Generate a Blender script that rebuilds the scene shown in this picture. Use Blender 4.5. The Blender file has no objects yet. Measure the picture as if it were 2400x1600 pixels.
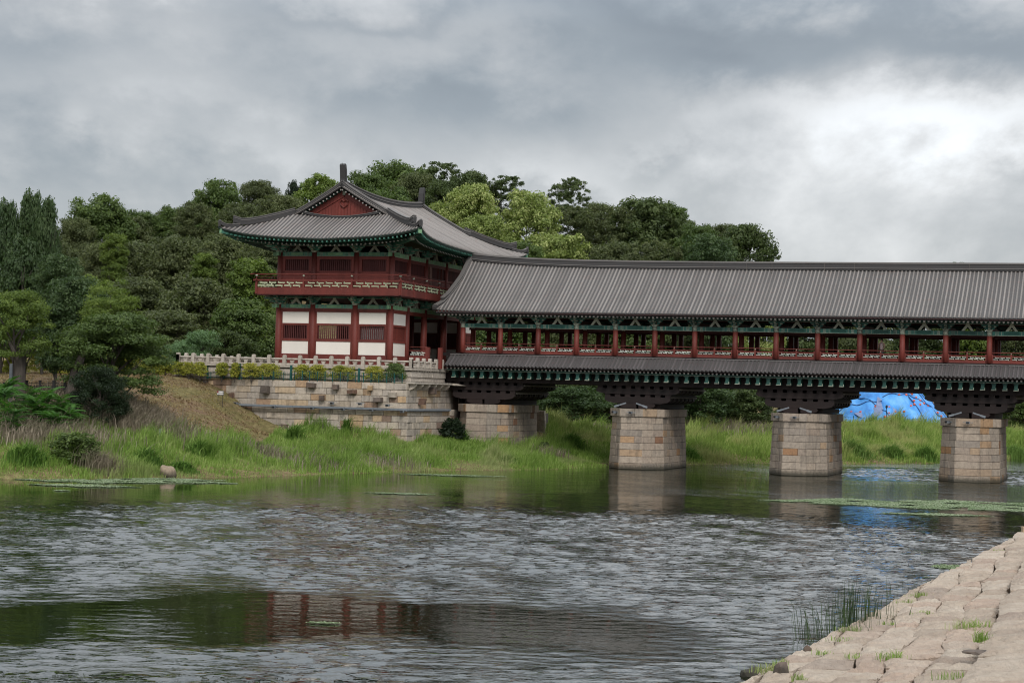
import bpy, math, random
import numpy as np
from mathutils import Vector, Matrix
R = math.radians
rng = np.random.default_rng(7)
random.seed(7)
scene = bpy.context.scene
COL = scene.collection

# ---------------------------------------------------------------- camera
PITCH, ROLL, TH, X0, Y0, EYE = .0256, .0268, .3177, -3.909, 153.79, 5.72
FPX = 4527.7
cd = bpy.data.cameras.new("camera"); cam = bpy.data.objects.new("camera", cd); COL.objects.link(cam)
cd.sensor_width = 36; cd.lens = FPX * 36 / 2400; cd.clip_start = .5; cd.clip_end = 6000
fw = Vector((0, math.cos(PITCH), math.sin(PITCH)))
up0 = Vector((0, -math.sin(PITCH), math.cos(PITCH))); rt0 = Vector((1, 0, 0))
# the photograph is tilted: its horizon falls to the right
rt = rt0 * math.cos(ROLL) + up0 * math.sin(ROLL)
up = up0 * math.cos(ROLL) - rt0 * math.sin(ROLL)
cam.matrix_world = Matrix(((rt.x, up.x, -fw.x, 0), (rt.y, up.y, -fw.y, 0), (rt.z, up.z, -fw.z, EYE), (0, 0, 0, 1)))
scene.camera = cam

def ray(px, py):
    xr, yr = px - 1200, py - 800
    X = xr * math.cos(ROLL) + yr * math.sin(ROLL); Yd = -xr * math.sin(ROLL) + yr * math.cos(ROLL)
    return np.array([X, FPX * math.cos(PITCH) + Yd * math.sin(PITCH), FPX * math.sin(PITCH) - Yd * math.cos(PITCH)])
def at(px, py, Y):
    d = ray(px, py); P = d * (Y / d[1]); P[2] += EYE; return P
def at_z(px, py, z):
    d = ray(px, py); P = d * ((z - EYE) / d[2]); P[2] += EYE; return P
def world(s, t, z): return (X0 + s * math.cos(TH) + t * math.sin(TH), Y0 - s * math.sin(TH) + t * math.cos(TH), z)
def local(x, y):
    dx, dy = x - X0, y - Y0
    return dx * math.cos(TH) - dy * math.sin(TH), dx * math.sin(TH) + dy * math.cos(TH)

# ---------------------------------------------------------------- sky, sun, exposure
SUN_EL, SUN_AZ = R(40), R(170)      # azimuth clockwise from +Y: behind the camera, a little to the right
w = bpy.data.worlds.new("World"); scene.world = w; w.use_nodes = True
nt = w.node_tree; nt.nodes.clear()
def N(nt, kind, **kw):
    n = nt.nodes.new(kind)
    for k, v in kw.items():
        if hasattr(n, k): setattr(n, k, v)
    return n
def build_world():
    L = nt.links.new
    out = N(nt, 'ShaderNodeOutputWorld'); bg = N(nt, 'ShaderNodeBackground'); bg.inputs[1].default_value = .1
    sky = N(nt, 'ShaderNodeTexSky', sky_type='NISHITA', sun_disc=False, sun_elevation=SUN_EL, sun_rotation=SUN_AZ)
    tc = N(nt, 'ShaderNodeTexCoord')
    sep = N(nt, 'ShaderNodeSeparateXYZ'); L(tc.outputs['Generated'], sep.inputs[0])
    def M(op, a, b=None, c=None):
        n = N(nt, 'ShaderNodeMath', operation=op)
        for i, v in enumerate((a, b, c)):
            if v is None: continue
            if isinstance(v, (int, float)): n.inputs[i].default_value = v
            else: L(v, n.inputs[i])
        return n.outputs[0]
    # cloud deck seen in perspective
    zz = M('MAXIMUM', sep.outputs[2], 0.0); den = M('ADD', zz, .45)
    u = M('DIVIDE', sep.outputs[0], den); v = M('DIVIDE', sep.outputs[1], den)
    cb = N(nt, 'ShaderNodeCombineXYZ'); L(M('MULTIPLY', u, .9), cb.inputs[0]); L(M('MULTIPLY', v, .35), cb.inputs[1]); L(M('MULTIPLY', sep.outputs[2], 1.9), cb.inputs[2])
    def noise(scale, det, rough, dist=0, loc=None):
        n = N(nt, 'ShaderNodeTexNoise'); n.inputs['Scale'].default_value = scale; n.inputs['Detail'].default_value = det
        n.inputs['Roughness'].default_value = rough; n.inputs['Distortion'].default_value = dist
        if loc is not None:
            mp = N(nt, 'ShaderNodeMapping'); mp.inputs['Location'].default_value = loc; L(cb.outputs[0], mp.inputs[0]); L(mp.outputs[0], n.inputs['Vector'])
        else: L(cb.outputs[0], n.inputs['Vector'])
        return n.outputs['Fac']
    n1 = noise(3.2, 8, .54, .15, (4.2, 1.3, 0)); n2 = noise(10.0, 8, .56, .1, (1.1, 7.3, 2.0))
    # warp for the edges of the great cloud masses
    wx = M('MULTIPLY', M('SUBTRACT', n1, .5), .17); wz = M('MULTIPLY', M('SUBTRACT', n2, .5), .10)
    dx = M('ADD', M('DIVIDE', sep.outputs[0], M('MAXIMUM', sep.outputs[1], .2)), wx)
    dz = M('ADD', M('DIVIDE', sep.outputs[2], M('MAXIMUM', sep.outputs[1], .2)), wz)
    val = M('ADD', M('MULTIPLY', M('SUBTRACT', n1, .5), .80), M('MULTIPLY', M('SUBTRACT', n2, .5), .55))
    val = M('ADD', val, .465)
    ahead = M('GREATER_THAN', sep.outputs[1], 0.0)
    # px, py, radius x, radius y (photo pixels), amount
    for px, py, rx, ry, amt in ((2030, 250, 330, 80, .21), (2420, 300, 300, 90, .35), (1950, 40, 900, 110, -.30), (900, 20, 500, 40, -.12), (1700, 160, 260, 70, -.18), (2380, 130, 260, 70, -.12),
                                (1700, 340, 600, 110, .13), (1950, 520, 700, 150, .02), (1120, 70, 260, 130, .15), (150, 100, 330, 110, -.18),
                                (350, 200, 260, 60, .05), (150, 420, 520, 150, -.15), (980, 270, 420, 60, -.10), (640, 340, 300, 60, .06),
                                (1300, 410, 220, 60, .12), (1500, 385, 110, 35, -.14), (265, 320, 60, 40, .10), (1050, 180, 900, 60, -.04)):
        d = ray(px, py); cx, cz = d[0] / d[1], d[2] / d[1]
        ex = M('DIVIDE', M('SUBTRACT', dx, cx), rx / FPX); ez = M('DIVIDE', M('SUBTRACT', dz, cz), ry / FPX)
        g = M('EXPONENT', M('MULTIPLY', M('ADD', M('MULTIPLY', ex, ex), M('MULTIPLY', ez, ez)), -1.0))
        val = M('ADD', val, M('MULTIPLY', M('MULTIPLY', g, amt), ahead))
    ramp = N(nt, 'ShaderNodeValToRGB'); L(val, ramp.inputs[0])
    e = ramp.color_ramp.elements
    e[0].position = .0; e[0].color = (.165, .19, .22, 1)
    e[1].position = 1.0; e[1].color = (.86, .885, .91, 1)
    for p, c in ((.28, (.27, .30, .33, 1)), (.5, (.43, .445, .46, 1)), (.74, (.66, .67, .68, 1))):
        q = e.new(p); q.color = c
    sc_ = N(nt, 'ShaderNodeVectorMath', operation='SCALE'); L(ramp.outputs[0], sc_.inputs[0]); sc_.inputs['Scale'].default_value = 7.0
    # the sky above the deck tints the thin parts of the cloud
    mix = N(nt, 'ShaderNodeMixRGB', blend_type='MIX'); mix.inputs[0].default_value = .06
    L(sc_.outputs[0], mix.inputs[1]); L(sky.outputs[0], mix.inputs[2])
    # an overcast dome is brighter overhead
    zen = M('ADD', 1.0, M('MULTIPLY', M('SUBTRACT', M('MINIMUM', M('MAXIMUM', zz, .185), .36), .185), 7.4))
    # thinner cloud, and so more light, towards the hidden sun
    dt = N(nt, 'ShaderNodeVectorMath', operation='DOT_PRODUCT'); L(tc.outputs['Generated'], dt.inputs[0]); dt.inputs[1].default_value = (math.sin(SUN_AZ) * math.cos(SUN_EL), math.cos(SUN_AZ) * math.cos(SUN_EL), math.sin(SUN_EL))
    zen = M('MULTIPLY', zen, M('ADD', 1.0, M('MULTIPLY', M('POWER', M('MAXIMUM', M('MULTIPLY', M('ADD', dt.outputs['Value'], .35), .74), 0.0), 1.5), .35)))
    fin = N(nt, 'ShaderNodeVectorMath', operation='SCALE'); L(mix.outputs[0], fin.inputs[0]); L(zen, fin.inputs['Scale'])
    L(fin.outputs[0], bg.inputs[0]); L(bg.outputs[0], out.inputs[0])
build_world()
sl = bpy.data.lights.new("sun", 'SUN'); sun = bpy.data.objects.new("sun", sl); COL.objects.link(sun)
sl.energy = 1.15; sl.angle = R(14); sl.color = (1, .965, .91)
sd = Vector((math.sin(SUN_AZ) * math.cos(SUN_EL), math.cos(SUN_AZ) * math.cos(SUN_EL), math.sin(SUN_EL)))
sun.rotation_euler = sd.to_track_quat('Z', 'Y').to_euler(); sun.location = (0, 0, 60)
vs = scene.view_settings; vs.view_transform = 'Standard'; vs.look = 'None'; vs.exposure = 0.76; vs.gamma = 1; vs.use_curve_mapping = False
scene.render.engine = 'CYCLES'; cy = scene.cycles; cy.pixel_filter_type = 'BLACKMAN_HARRIS'; cy.filter_width = 1.1
cy.use_denoising = True; cy.max_bounces = 6; cy.diffuse_bounces = 3; cy.glossy_bounces = 3; cy.transmission_bounces = 4; cy.transparent_max_bounces = 4
try: cy.denoiser = 'OPENIMAGEDENOISE'; cy.denoising_input_passes = 'RGB_ALBEDO_NORMAL'; cy.denoising_prefilter = 'ACCURATE'
except Exception: pass

# ---------------------------------------------------------------- materials
MATS = {}
def newmat(name):
    m = bpy.data.materials.new(name); m.use_nodes = True; m.node_tree.nodes.clear(); MATS[name] = m
    return m, m.node_tree
class NB:
    def __init__(s, nt): s.nt = nt; s.L = nt.links.new
    def n(s, k, **kw): return N(s.nt, k, **kw)
    def m(s, op, a, b=None, clamp=False):
        n = s.n('ShaderNodeMath', operation=op, use_clamp=clamp)
        for i, v in enumerate((a, b)):
            if v is None: continue
            if isinstance(v, (int, float)): n.inputs[i].default_value = v
            else: s.L(v, n.inputs[i])
        return n.outputs[0]
    def noise(s, vec, scale, det=4, rough=.55, dist=0):
        n = s.n('ShaderNodeTexNoise'); n.inputs['Scale'].default_value = scale; n.inputs['Detail'].default_value = det
        n.inputs['Roughness'].default_value = rough; n.inputs['Distortion'].default_value = dist; s.L(vec, n.inputs['Vector']); return n.outputs['Fac']
    def mapping(s, vec, scale=(1, 1, 1), loc=(0, 0, 0), rot=(0, 0, 0)):
        n = s.n('ShaderNodeMapping'); n.inputs['Scale'].default_value = scale; n.inputs['Location'].default_value = loc; n.inputs['Rotation'].default_value = rot
        s.L(vec, n.inputs[0]); return n.outputs[0]
    def ramp(s, fac, stops, interp='LINEAR'):
        n = s.n('ShaderNodeValToRGB'); n.color_ramp.interpolation = interp; e = n.color_ramp.elements
        e[0].position, e[0].color = stops[0][0], (*stops[0][1], 1); e[1].position, e[1].color = stops[-1][0], (*stops[-1][1], 1)
        for p, c in stops[1:-1]: q = e.new(p); q.color = (*c, 1)
        s.L(fac, n.inputs[0]); return n.outputs[0]
    def mix(s, f, a, b, mode='MIX'):
        n = s.n('ShaderNodeMixRGB', blend_type=mode)
        for i, v in enumerate((f, a, b)):
            if isinstance(v, (int, float)): n.inputs[i].default_value = v
            elif isinstance(v, tuple): n.inputs[i].default_value = (*v, 1)
            else: s.L(v, n.inputs[i])
        return n.outputs[0]
    def out(s, col, rough=.8, bump=None, bstr=.3, bdist=.02, spec=.3):
        o = s.n('ShaderNodeOutputMaterial'); p = s.n('ShaderNodeBsdfPrincipled')
        if isinstance(col, tuple): p.inputs['Base Color'].default_value = (*col, 1)
        else: s.L(col, p.inputs['Base Color'])
        if isinstance(rough, (int, float)): p.inputs['Roughness'].default_value = rough
        else: s.L(rough, p.inputs['Roughness'])
        p.inputs['Specular IOR Level'].default_value = spec
        if bump is not None:
            b = s.n('ShaderNodeBump'); b.inputs['Strength'].default_value = bstr; b.inputs['Distance'].default_value = bdist
            s.L(bump, b.inputs['Height']); s.L(b.outputs[0], p.inputs['Normal'])
        s.L(p.outputs[0], o.inputs[0]); return p

def mat_paint(name, c, var=.18, scale=3.0, rough=.6, wear=(.2, .12, .1), wamt=.25, stretch=(1, 1, .25)):
    m, t = newmat(name); b = NB(t); tc = b.n('ShaderNodeTexCoord'); oi = b.n('ShaderNodeObjectInfo')
    add = b.n('ShaderNodeVectorMath', operation='ADD'); b.L(tc.outputs['Object'], add.inputs[0])
    v = b.mapping(tc.outputs['Object'], stretch); n1 = b.noise(v, scale, 5); n2 = b.noise(tc.outputs['Object'], scale * 5, 4)
    r = b.m('ADD', b.m('MULTIPLY', n1, .7), b.m('MULTIPLY', oi.outputs['Random'], .3))
    lo = tuple(x * (1 - var * 1.6) for x in c); hi = tuple(min(1, x * (1 + var)) for x in c)
    col = b.ramp(r, [(.25, lo), (.7, hi)])
    wm = b.ramp(n2, [(.60, (0, 0, 0)), (.74, (1, 1, 1))]); wm = b.m('MULTIPLY', wm, wamt)
    col = b.mix(wm, col, wear)
    b.out(col, rough, n2, .15, .01); return m
RED = mat_paint('red_paint', (.125, .025, .018), .25, 1.6, .6, (.25, .12, .09), .25)
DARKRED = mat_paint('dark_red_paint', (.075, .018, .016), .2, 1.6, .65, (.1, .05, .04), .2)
GREEN = mat_paint('green_paint', (.042, .135, .098), .35, 2.2, .6, (.32, .38, .30), .35)
PALEGREEN = mat_paint('pale_green_paint', (.17, .31, .17), .3, 2.5, .6, (.3, .35, .25), .3)
GREENB = mat_paint('bracket_green_paint', (.085, .235, .165), .4, 4, .6, (.34, .40, .30), .45, (1, 1, 1)); TEALB = mat_paint('beam_teal_paint', (.030, .108, .085), .4, 3, .6, (.18, .26, .20), .4, (1, 1, 1))
TEAL = mat_paint('teal_paint', (.017, .062, .049), .4, 2.2, .6, (.20, .30, .24), .35)
LATTICE = mat_paint('lattice_paint', (.36, .38, .25), .25, 2.2, .6, (.2, .28, .2), .4)
LATTICEW = mat_paint('lattice_white_paint', (.48, .50, .44), .25, 2.2, .6, (.2, .3, .25), .5)
PATTERN = mat_paint('grey_pattern_paint', (.26, .275, .215), .5, 9, .7, (.08, .05, .03), .7, (1, 1, 1))
PLASTER = mat_paint('white_plaster', (.64, .595, .53), .05, 1.0, .8, (.5, .47, .42), .25)
TIMBER = mat_paint('brown_timber', (.015, .009, .008), .35, 1.8, .75, (.030, .021, .018), .4, (.35, 1, 1))
PALETIMBER = mat_paint('weathered_timber', (.2, .175, .15), .2, 1.8, .8, (.1, .08, .07), .4)
STRUT = mat_paint('grey_strut_paint', (.30, .30, .235), .35, 12, .7, (.12, .08, .05), .6, (1, 1, 1))
BLACK = mat_paint('dark_void', (.012, .012, .012), .1, 2, .9, (.02, .02, .02), .1)
RAFTEND = mat_paint('rafter_end_paint', (.26, .235, .215), .3, 14, .7, (.08, .07, .06), .5, (1, 1, 1))
IRON = mat_paint('black_iron', (.018, .016, .016), .2, 3, .5, (.04, .03, .02), .3)
GALV = mat_paint('grey_metal', (.16, .175, .19), .15, 3, .45, (.1, .1, .1), .3)
MESHGREEN = mat_paint('green_wire', (.012, .07, .06), .2, 3, .5, (.03, .08, .06), .3)
SIGNW = mat_paint('sign_white', (.6, .58, .55), .05, 3, .6, (.4, .4, .4), .2)
SIGNR = mat_paint('sign_red', (.3, .05, .05), .05, 3, .6, (.3, .2, .2), .2)

def mat_tile(name, c, var=.25):
    m, t = newmat(name); b = NB(t); tc = b.n('ShaderNodeTexCoord'); oi = b.n('ShaderNodeObjectInfo'); g = b.n('ShaderNodeNewGeometry')
    n1 = b.noise(g.outputs['Position'], .35, 4); n2 = b.noise(g.outputs['Position'], 9, 3); n3 = b.noise(b.mapping(g.outputs['Position'], (1, 1, 3)), 1.7, 4)
    f = b.m('ADD', b.m('MULTIPLY', n1, .45), b.m('ADD', b.m('MULTIPLY', n2, .30), b.m('MULTIPLY', oi.outputs['Random'], .38)))
    col = b.ramp(f, [(.3, tuple(x * (1 - var) for x in c)), (.7, tuple(x * (1 + var) for x in c))])
    warm = b.ramp(n3, [(.56, (0, 0, 0)), (.68, (1, 1, 1))]); col = b.mix(b.m('MULTIPLY', warm, .35), col, (c[0] * 1.25, c[1] * .95, c[2] * .9))
    # the courses of overlapping tiles, 0.24 m long along the slope
    at_ = b.n('ShaderNodeAttribute', attribute_name='along'); fr = b.m('FRACT', b.m('MULTIPLY', at_.outputs['Fac'], 1 / .24))
    edge = b.ramp(fr, [(.0, (0, 0, 0)), (.16, (1, 1, 1)), (1., (.8, .8, .8))])
    col = b.mix(.45, col, edge, 'MULTIPLY')
    b.out(col, .62, b.m('ADD', fr, b.m('MULTIPLY', n2, .3)), .35, .03, .35); return m
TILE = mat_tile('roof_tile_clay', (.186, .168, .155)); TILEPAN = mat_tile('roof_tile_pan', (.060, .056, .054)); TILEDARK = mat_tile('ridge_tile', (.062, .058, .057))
TILECAP = mat_tile('ridge_cap_tile', (.2, .185, .175))

def mat_stone(name, stops, rough=.9, bstr=.5, nscale=5, streak=.4):
    m, t = newmat(name); b = NB(t); tc = b.n('ShaderNodeTexCoord'); oi = b.n('ShaderNodeObjectInfo'); g = b.n('ShaderNodeNewGeometry')
    P = g.outputs['Position']
    base = b.ramp(oi.outputs['Random'], stops, 'LINEAR')
    n1 = b.noise(P, nscale, 6, .65); n2 = b.noise(P, nscale * 7, 3, .7); n3 = b.noise(b.mapping(P, (3.2, 3.2, .22)), 1.0, 4, .6); n4 = b.noise(P, 1.1, 3)
    col = b.mix(b.ramp(n1, [(.3, (0, 0, 0)), (.75, (1, 1, 1))]), b.mix(1, base, (.70, .68, .67), 'MULTIPLY'), b.mix(1, base, (1.15, 1.14, 1.13), 'MULTIPLY'))
    col = b.mix(b.m('MULTIPLY', n2, .30), col, (.10, .095, .09))
    sm = b.m('MULTIPLY', b.ramp(b.m('MULTIPLY', n3, b.m('ADD', n4, .5)), [(.50, (0, 0, 0)), (.72, (1, 1, 1))]), streak)
    col = b.mix(sm, col, (.045, .04, .037))
    sp = b.n('ShaderNodeSeparateXYZ'); b.L(P, sp.inputs[0]); wl = b.ramp(b.m('ADD', sp.outputs[2], b.m('MULTIPLY', n1, .22)), [(.24, (1, 1, 1)), (.62, (0, 0, 0))]); col = b.mix(b.m('MULTIPLY', wl, .85), col, (.035, .034, .024))
    b.out(col, rough, b.m('ADD', n1, b.m('MULTIPLY', n2, .4)), bstr, .03, .2); return m
GRN = (.185, .165, .145)
STONE = mat_stone('granite_block', [(0, (.30, .255, .21)), (.3, (.37, .31, .245)), (.66, (.41, .335, .26)), (.84, (.33, .265, .21)), (.93, (.40, .29, .19)), (.965, (.42, .24, .11)), (.985, (.25, .13, .075)), (1, (.22, .13, .08))])
STONEWALL = mat_stone('abutment_granite', [(0, (.38, .335, .285)), (.25, (.46, .40, .33)), (.5, (.52, .445, .355)), (.64, (.40, .345, .285)), (.76, (.50, .40, .28)), (.88, (.50, .345, .20)), (.95, (.36, .24, .155)), (1, (.24, .17, .13))], streak=.4)
STONEPALE = mat_stone('balustrade_granite', [(0, (.46, .41, .35)), (.5, (.53, .47, .40)), (1, (.42, .37, .31))], streak=.3)
STONEDARK = mat_stone('weathered_dark_stone', [(0, (.10, .08, .065)), (.5, (.14, .11, .09)), (1, (.16, .09, .06))], streak=.8)
MORTAR = mat_stone('mortar', [(0, (.13, .112, .092)), (1, (.14, .12, .10))])
def mat_paving():
    m, t = newmat('pink_granite_paving'); b = NB(t); oi = b.n('ShaderNodeObjectInfo'); g = b.n('ShaderNodeNewGeometry'); P = g.outputs['Position']
    base = b.ramp(oi.outputs['Random'], [(0, (.38, .315, .245)), (.35, (.46, .385, .30)), (.65, (.50, .43, .345)), (.85, (.44, .34, .262)), (1, (.34, .285, .228))])
    n1 = b.noise(P, 1.6, 6, .6); n2 = b.noise(P, 14, 4, .7); n3 = b.noise(b.mapping(P, (2, .7, 1)), 4.2, 6, .7, .4)
    col = b.mix(b.ramp(n1, [(.3, (0, 0, 0)), (.7, (1, 1, 1))]), b.mix(1, base, (.80, .76, .74), 'MULTIPLY'), b.mix(1, base, (1.08, 1.09, 1.1), 'MULTIPLY'))
    col = b.mix(b.m('MULTIPLY', n2, .35), col, (.26, .19, .16))
    sm = b.m('MULTIPLY', b.ramp(n3, [(.56, (0, 0, 0)), (.70, (1, 1, 1))]), .35); col = b.mix(sm, col, (.17, .13, .11))
    b.out(col, .9, b.m('ADD', b.m('MULTIPLY', n3, 1.2), b.m('MULTIPLY', n2, .5)), 1.0, .09, .2); return m
PAVING = mat_paving()
def mat_ground():
    m, t = newmat('bank_soil'); b = NB(t); g = b.n('ShaderNodeNewGeometry'); P = g.outputs['Position']
    n1 = b.noise(P, .12, 5, .6); n2 = b.noise(P, 2.2, 6, .7); n3 = b.noise(b.mapping(P, (1, 1, 5)), .35, 4, .6)
    col = b.ramp(n2, [(.3, (.085, .05, .032)), (.5, (.15, .098, .06)), (.62, (.21, .15, .09)), (.8, (.29, .23, .14))])
    gr = b.ramp(b.m('ADD', b.m('MULTIPLY', n1, .5), b.m('MULTIPLY', n3, .5)), [(.44, (0, 0, 0)), (.56, (1, 1, 1))])
    col = b.mix(b.m('MULTIPLY', gr, .55), col, b.ramp(n2, [(.3, (.06, .075, .02)), (.7, (.19, .18, .06))]))
    b.out(col, .95, n2, .8, .12, .1); return m
SOIL = mat_ground()
def mat_water():
    m, t = newmat('river_water'); b = NB(t); g = b.n('ShaderNodeNewGeometry'); P = g.outputs['Position']
    o = b.n('ShaderNodeOutputMaterial'); p = b.n('ShaderNodeBsdfPrincipled'); at_ = b.n('ShaderNodeAttribute', attribute_name='ruffle')
    p.inputs['Base Color'].default_value = (.006, .009, .003, 1); p.inputs['Roughness'].default_value = .01; p.inputs['IOR'].default_value = 1.75
    w1 = b.noise(b.mapping(P, (.6, 1.3, 1)), 5.5, 2, .5, .3); w2 = b.noise(b.mapping(P, (.5, 1.2, 1), rot=(0, 0, .3)), 1.1, 2, .5)
    h = b.m('ADD', b.m('MULTIPLY', w1, .62), w2); hh = b.m('MULTIPLY', h, b.m('ADD', at_.outputs['Fac'], .012))
    bp = b.n('ShaderNodeBump'); bp.inputs['Strength'].default_value = 1.0; bp.inputs['Distance'].default_value = .055
    b.L(hh, bp.inputs['Height']); b.L(bp.outputs[0], p.inputs['Normal']); b.L(p.outputs[0], o.inputs[0]); return m
WATER = mat_water()
def mat_leaf(name, dark, mid, light, trans=.35, nscale=.5):
    m, t = newmat(name); b = NB(t); a = b.n('ShaderNodeAttribute', attribute_name='rnd'); oi = b.n('ShaderNodeObjectInfo'); g = b.n('ShaderNodeNewGeometry')
    n = b.noise(g.outputs['Position'], nscale, 3)
    f = b.m('ADD', b.m('MULTIPLY', a.outputs['Fac'], .55), b.m('ADD', b.m('MULTIPLY', n, .35), b.m('MULTIPLY', oi.outputs['Random'], .12)))
    col = b.ramp(f, [(.15, dark), (.5, mid), (.85, light)])
    o = b.n('ShaderNodeOutputMaterial'); d = b.n('ShaderNodeBsdfPrincipled'); tr = b.n('ShaderNodeBsdfTranslucent'); mx = b.n('ShaderNodeMixShader')
    d.inputs['Roughness'].default_value = .55; d.inputs['Specular IOR Level'].default_value = .25; mx.inputs[0].default_value = trans
    b.L(col, d.inputs['Base Color']); b.L(b.mix(1, col, (1.1, 1.25, .6), 'MULTIPLY'), tr.inputs[0]); b.L(d.outputs[0], mx.inputs[1]); b.L(tr.outputs[0], mx.inputs[2]); b.L(mx.outputs[0], o.inputs[0]); return m
LEAF = {
 'dark': mat_leaf('leaf_dark_green', (.022, .036, .012), (.056, .082, .025), (.135, .168, .062)),
 'olive': mat_leaf('leaf_olive_green', (.034, .044, .018), (.078, .096, .036), (.165, .182, .078)),
 'green': mat_leaf('leaf_mid_green', (.026, .046, .012), (.068, .105, .026), (.150, .200, .060)),
 'bright': mat_leaf('leaf_bright_green', (.034, .056, .010), (.094, .138, .024), (.20, .255, .055)),
 'flower': mat_leaf('leaf_yellow_green', (.06, .09, .018), (.20, .25, .065), (.56, .56, .26)),
 'blue': mat_leaf('leaf_deep_green', (.018, .034, .012), (.044, .076, .026), (.110, .152, .062)),
 'willow': mat_leaf('leaf_willow', (.07, .12, .05), (.12, .20, .09), (.20, .30, .15)),
 'hedge': mat_leaf('leaf_golden_hedge', (.07, .11, .014), (.24, .25, .035), (.55, .46, .08)),
 'conifer': mat_leaf('leaf_conifer', (.007, .014, .006), (.013, .025, .009), (.027, .045, .017)),
 'sumac': mat_leaf('leaf_pinnate', (.02, .06, .012), (.045, .12, .02), (.09, .20, .04)),
}
BARK = mat_paint('bark', (.06, .05, .042), .4, 4, .95, (.12, .11, .09), .4)
def mat_grass(name, stops, patch):
    m, t = newmat(name); b = NB(t); a = b.n('ShaderNodeAttribute', attribute_name='rnd'); g = b.n('ShaderNodeNewGeometry')
    n = b.noise(g.outputs['Position'], .28, 4, .6); n2 = b.noise(b.mapping(g.outputs['Position'], loc=(31, 7, 0)), .16, 3)
    f = b.m('ADD', b.m('MULTIPLY', a.outputs['Fac'], .5), b.m('MULTIPLY', n, .5)); col = b.ramp(f, stops)
    pm = b.ramp(n2, [(.53, (0, 0, 0)), (.63, (1, 1, 1))]); col = b.mix(b.m('MULTIPLY', pm, .7), col, patch); n3 = b.noise(b.mapping(g.outputs['Position'], loc=(5, 51, 0)), .42, 4, .65); dm = b.ramp(n3, [(.52, (0, 0, 0)), (.62, (1, 1, 1))]); col = b.mix(b.m('MULTIPLY', dm, .55), col, b.mix(1, col, (.50, .62, .42), 'MULTIPLY'))
    o = b.n('ShaderNodeOutputMaterial'); d = b.n('ShaderNodeBsdfPrincipled'); tr = b.n('ShaderNodeBsdfTranslucent'); mx = b.n('ShaderNodeMixShader'); mx.inputs[0].default_value = .35
    d.inputs['Roughness'].default_value = .6; d.inputs['Specular IOR Level'].default_value = .2
    b.L(col, d.inputs['Base Color']); b.L(col, tr.inputs[0]); b.L(d.outputs[0], mx.inputs[1]); b.L(tr.outputs[0], mx.inputs[2]); b.L(mx.outputs[0], o.inputs[0]); return m
GRASS = mat_grass('riverside_grass', [(.2, (.09, .16, .025)), (.45, (.18, .29, .05)), (.65, (.27, .38, .09)), (.85, (.42, .46, .19))], (.33, .34, .16))
GRASSFAR = mat_grass('far_bank_grass', [(.2, (.09, .15, .025)), (.45, (.19, .29, .05)), (.65, (.29, .38, .095)), (.85, (.45, .46, .18))], (.40, .39, .16))
DRY = mat_grass('dry_plume_grass', [(.2, (.11, .095, .06)), (.5, (.24, .20, .145)), (.85, (.42, .36, .27))], (.2, .17, .12))
DRYTURF = mat_grass('dry_turf', [(.2, (.14, .085, .045)), (.5, (.25, .175, .09)), (.85, (.36, .29, .14))], (.30, .26, .09))
WEED = mat_grass('water_weed', [(.2, (.14, .20, .09)), (.5, (.26, .33, .18)), (.85, (.44, .48, .33))], (.34, .40, .26))
def mat_tarp():
    m, t = newmat('blue_tarpaulin'); b = NB(t); g = b.n('ShaderNodeNewGeometry'); oi = b.n('ShaderNodeObjectInfo')
    n = b.noise(b.mapping(g.outputs['Position'], (1, .4, 1)), .7, 4); n2 = b.noise(g.outputs['Position'], 3, 4)
    col = b.ramp(n, [(.3, (.02, .13, .40)), (.5, (.05, .25, .60)), (.75, (.16, .40, .70))])
    b.out(col, .45, n2, .3, .1, .4); return m
TARP = mat_tarp()
TARPGREY = mat_paint('pale_tarpaulin', (.16, .20, .33), .25, 2, .6, (.2, .22, .3), .3, (1, 1, 1))
SEAM = mat_paint('tarp_seam', (.012, .05, .16), .1, 2, .6, (.01, .03, .1), .2)
BUOY = mat_paint('orange_buoy', (.50, .10, .05), .15, 2, .5, (.5, .3, .25), .2)

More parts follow.
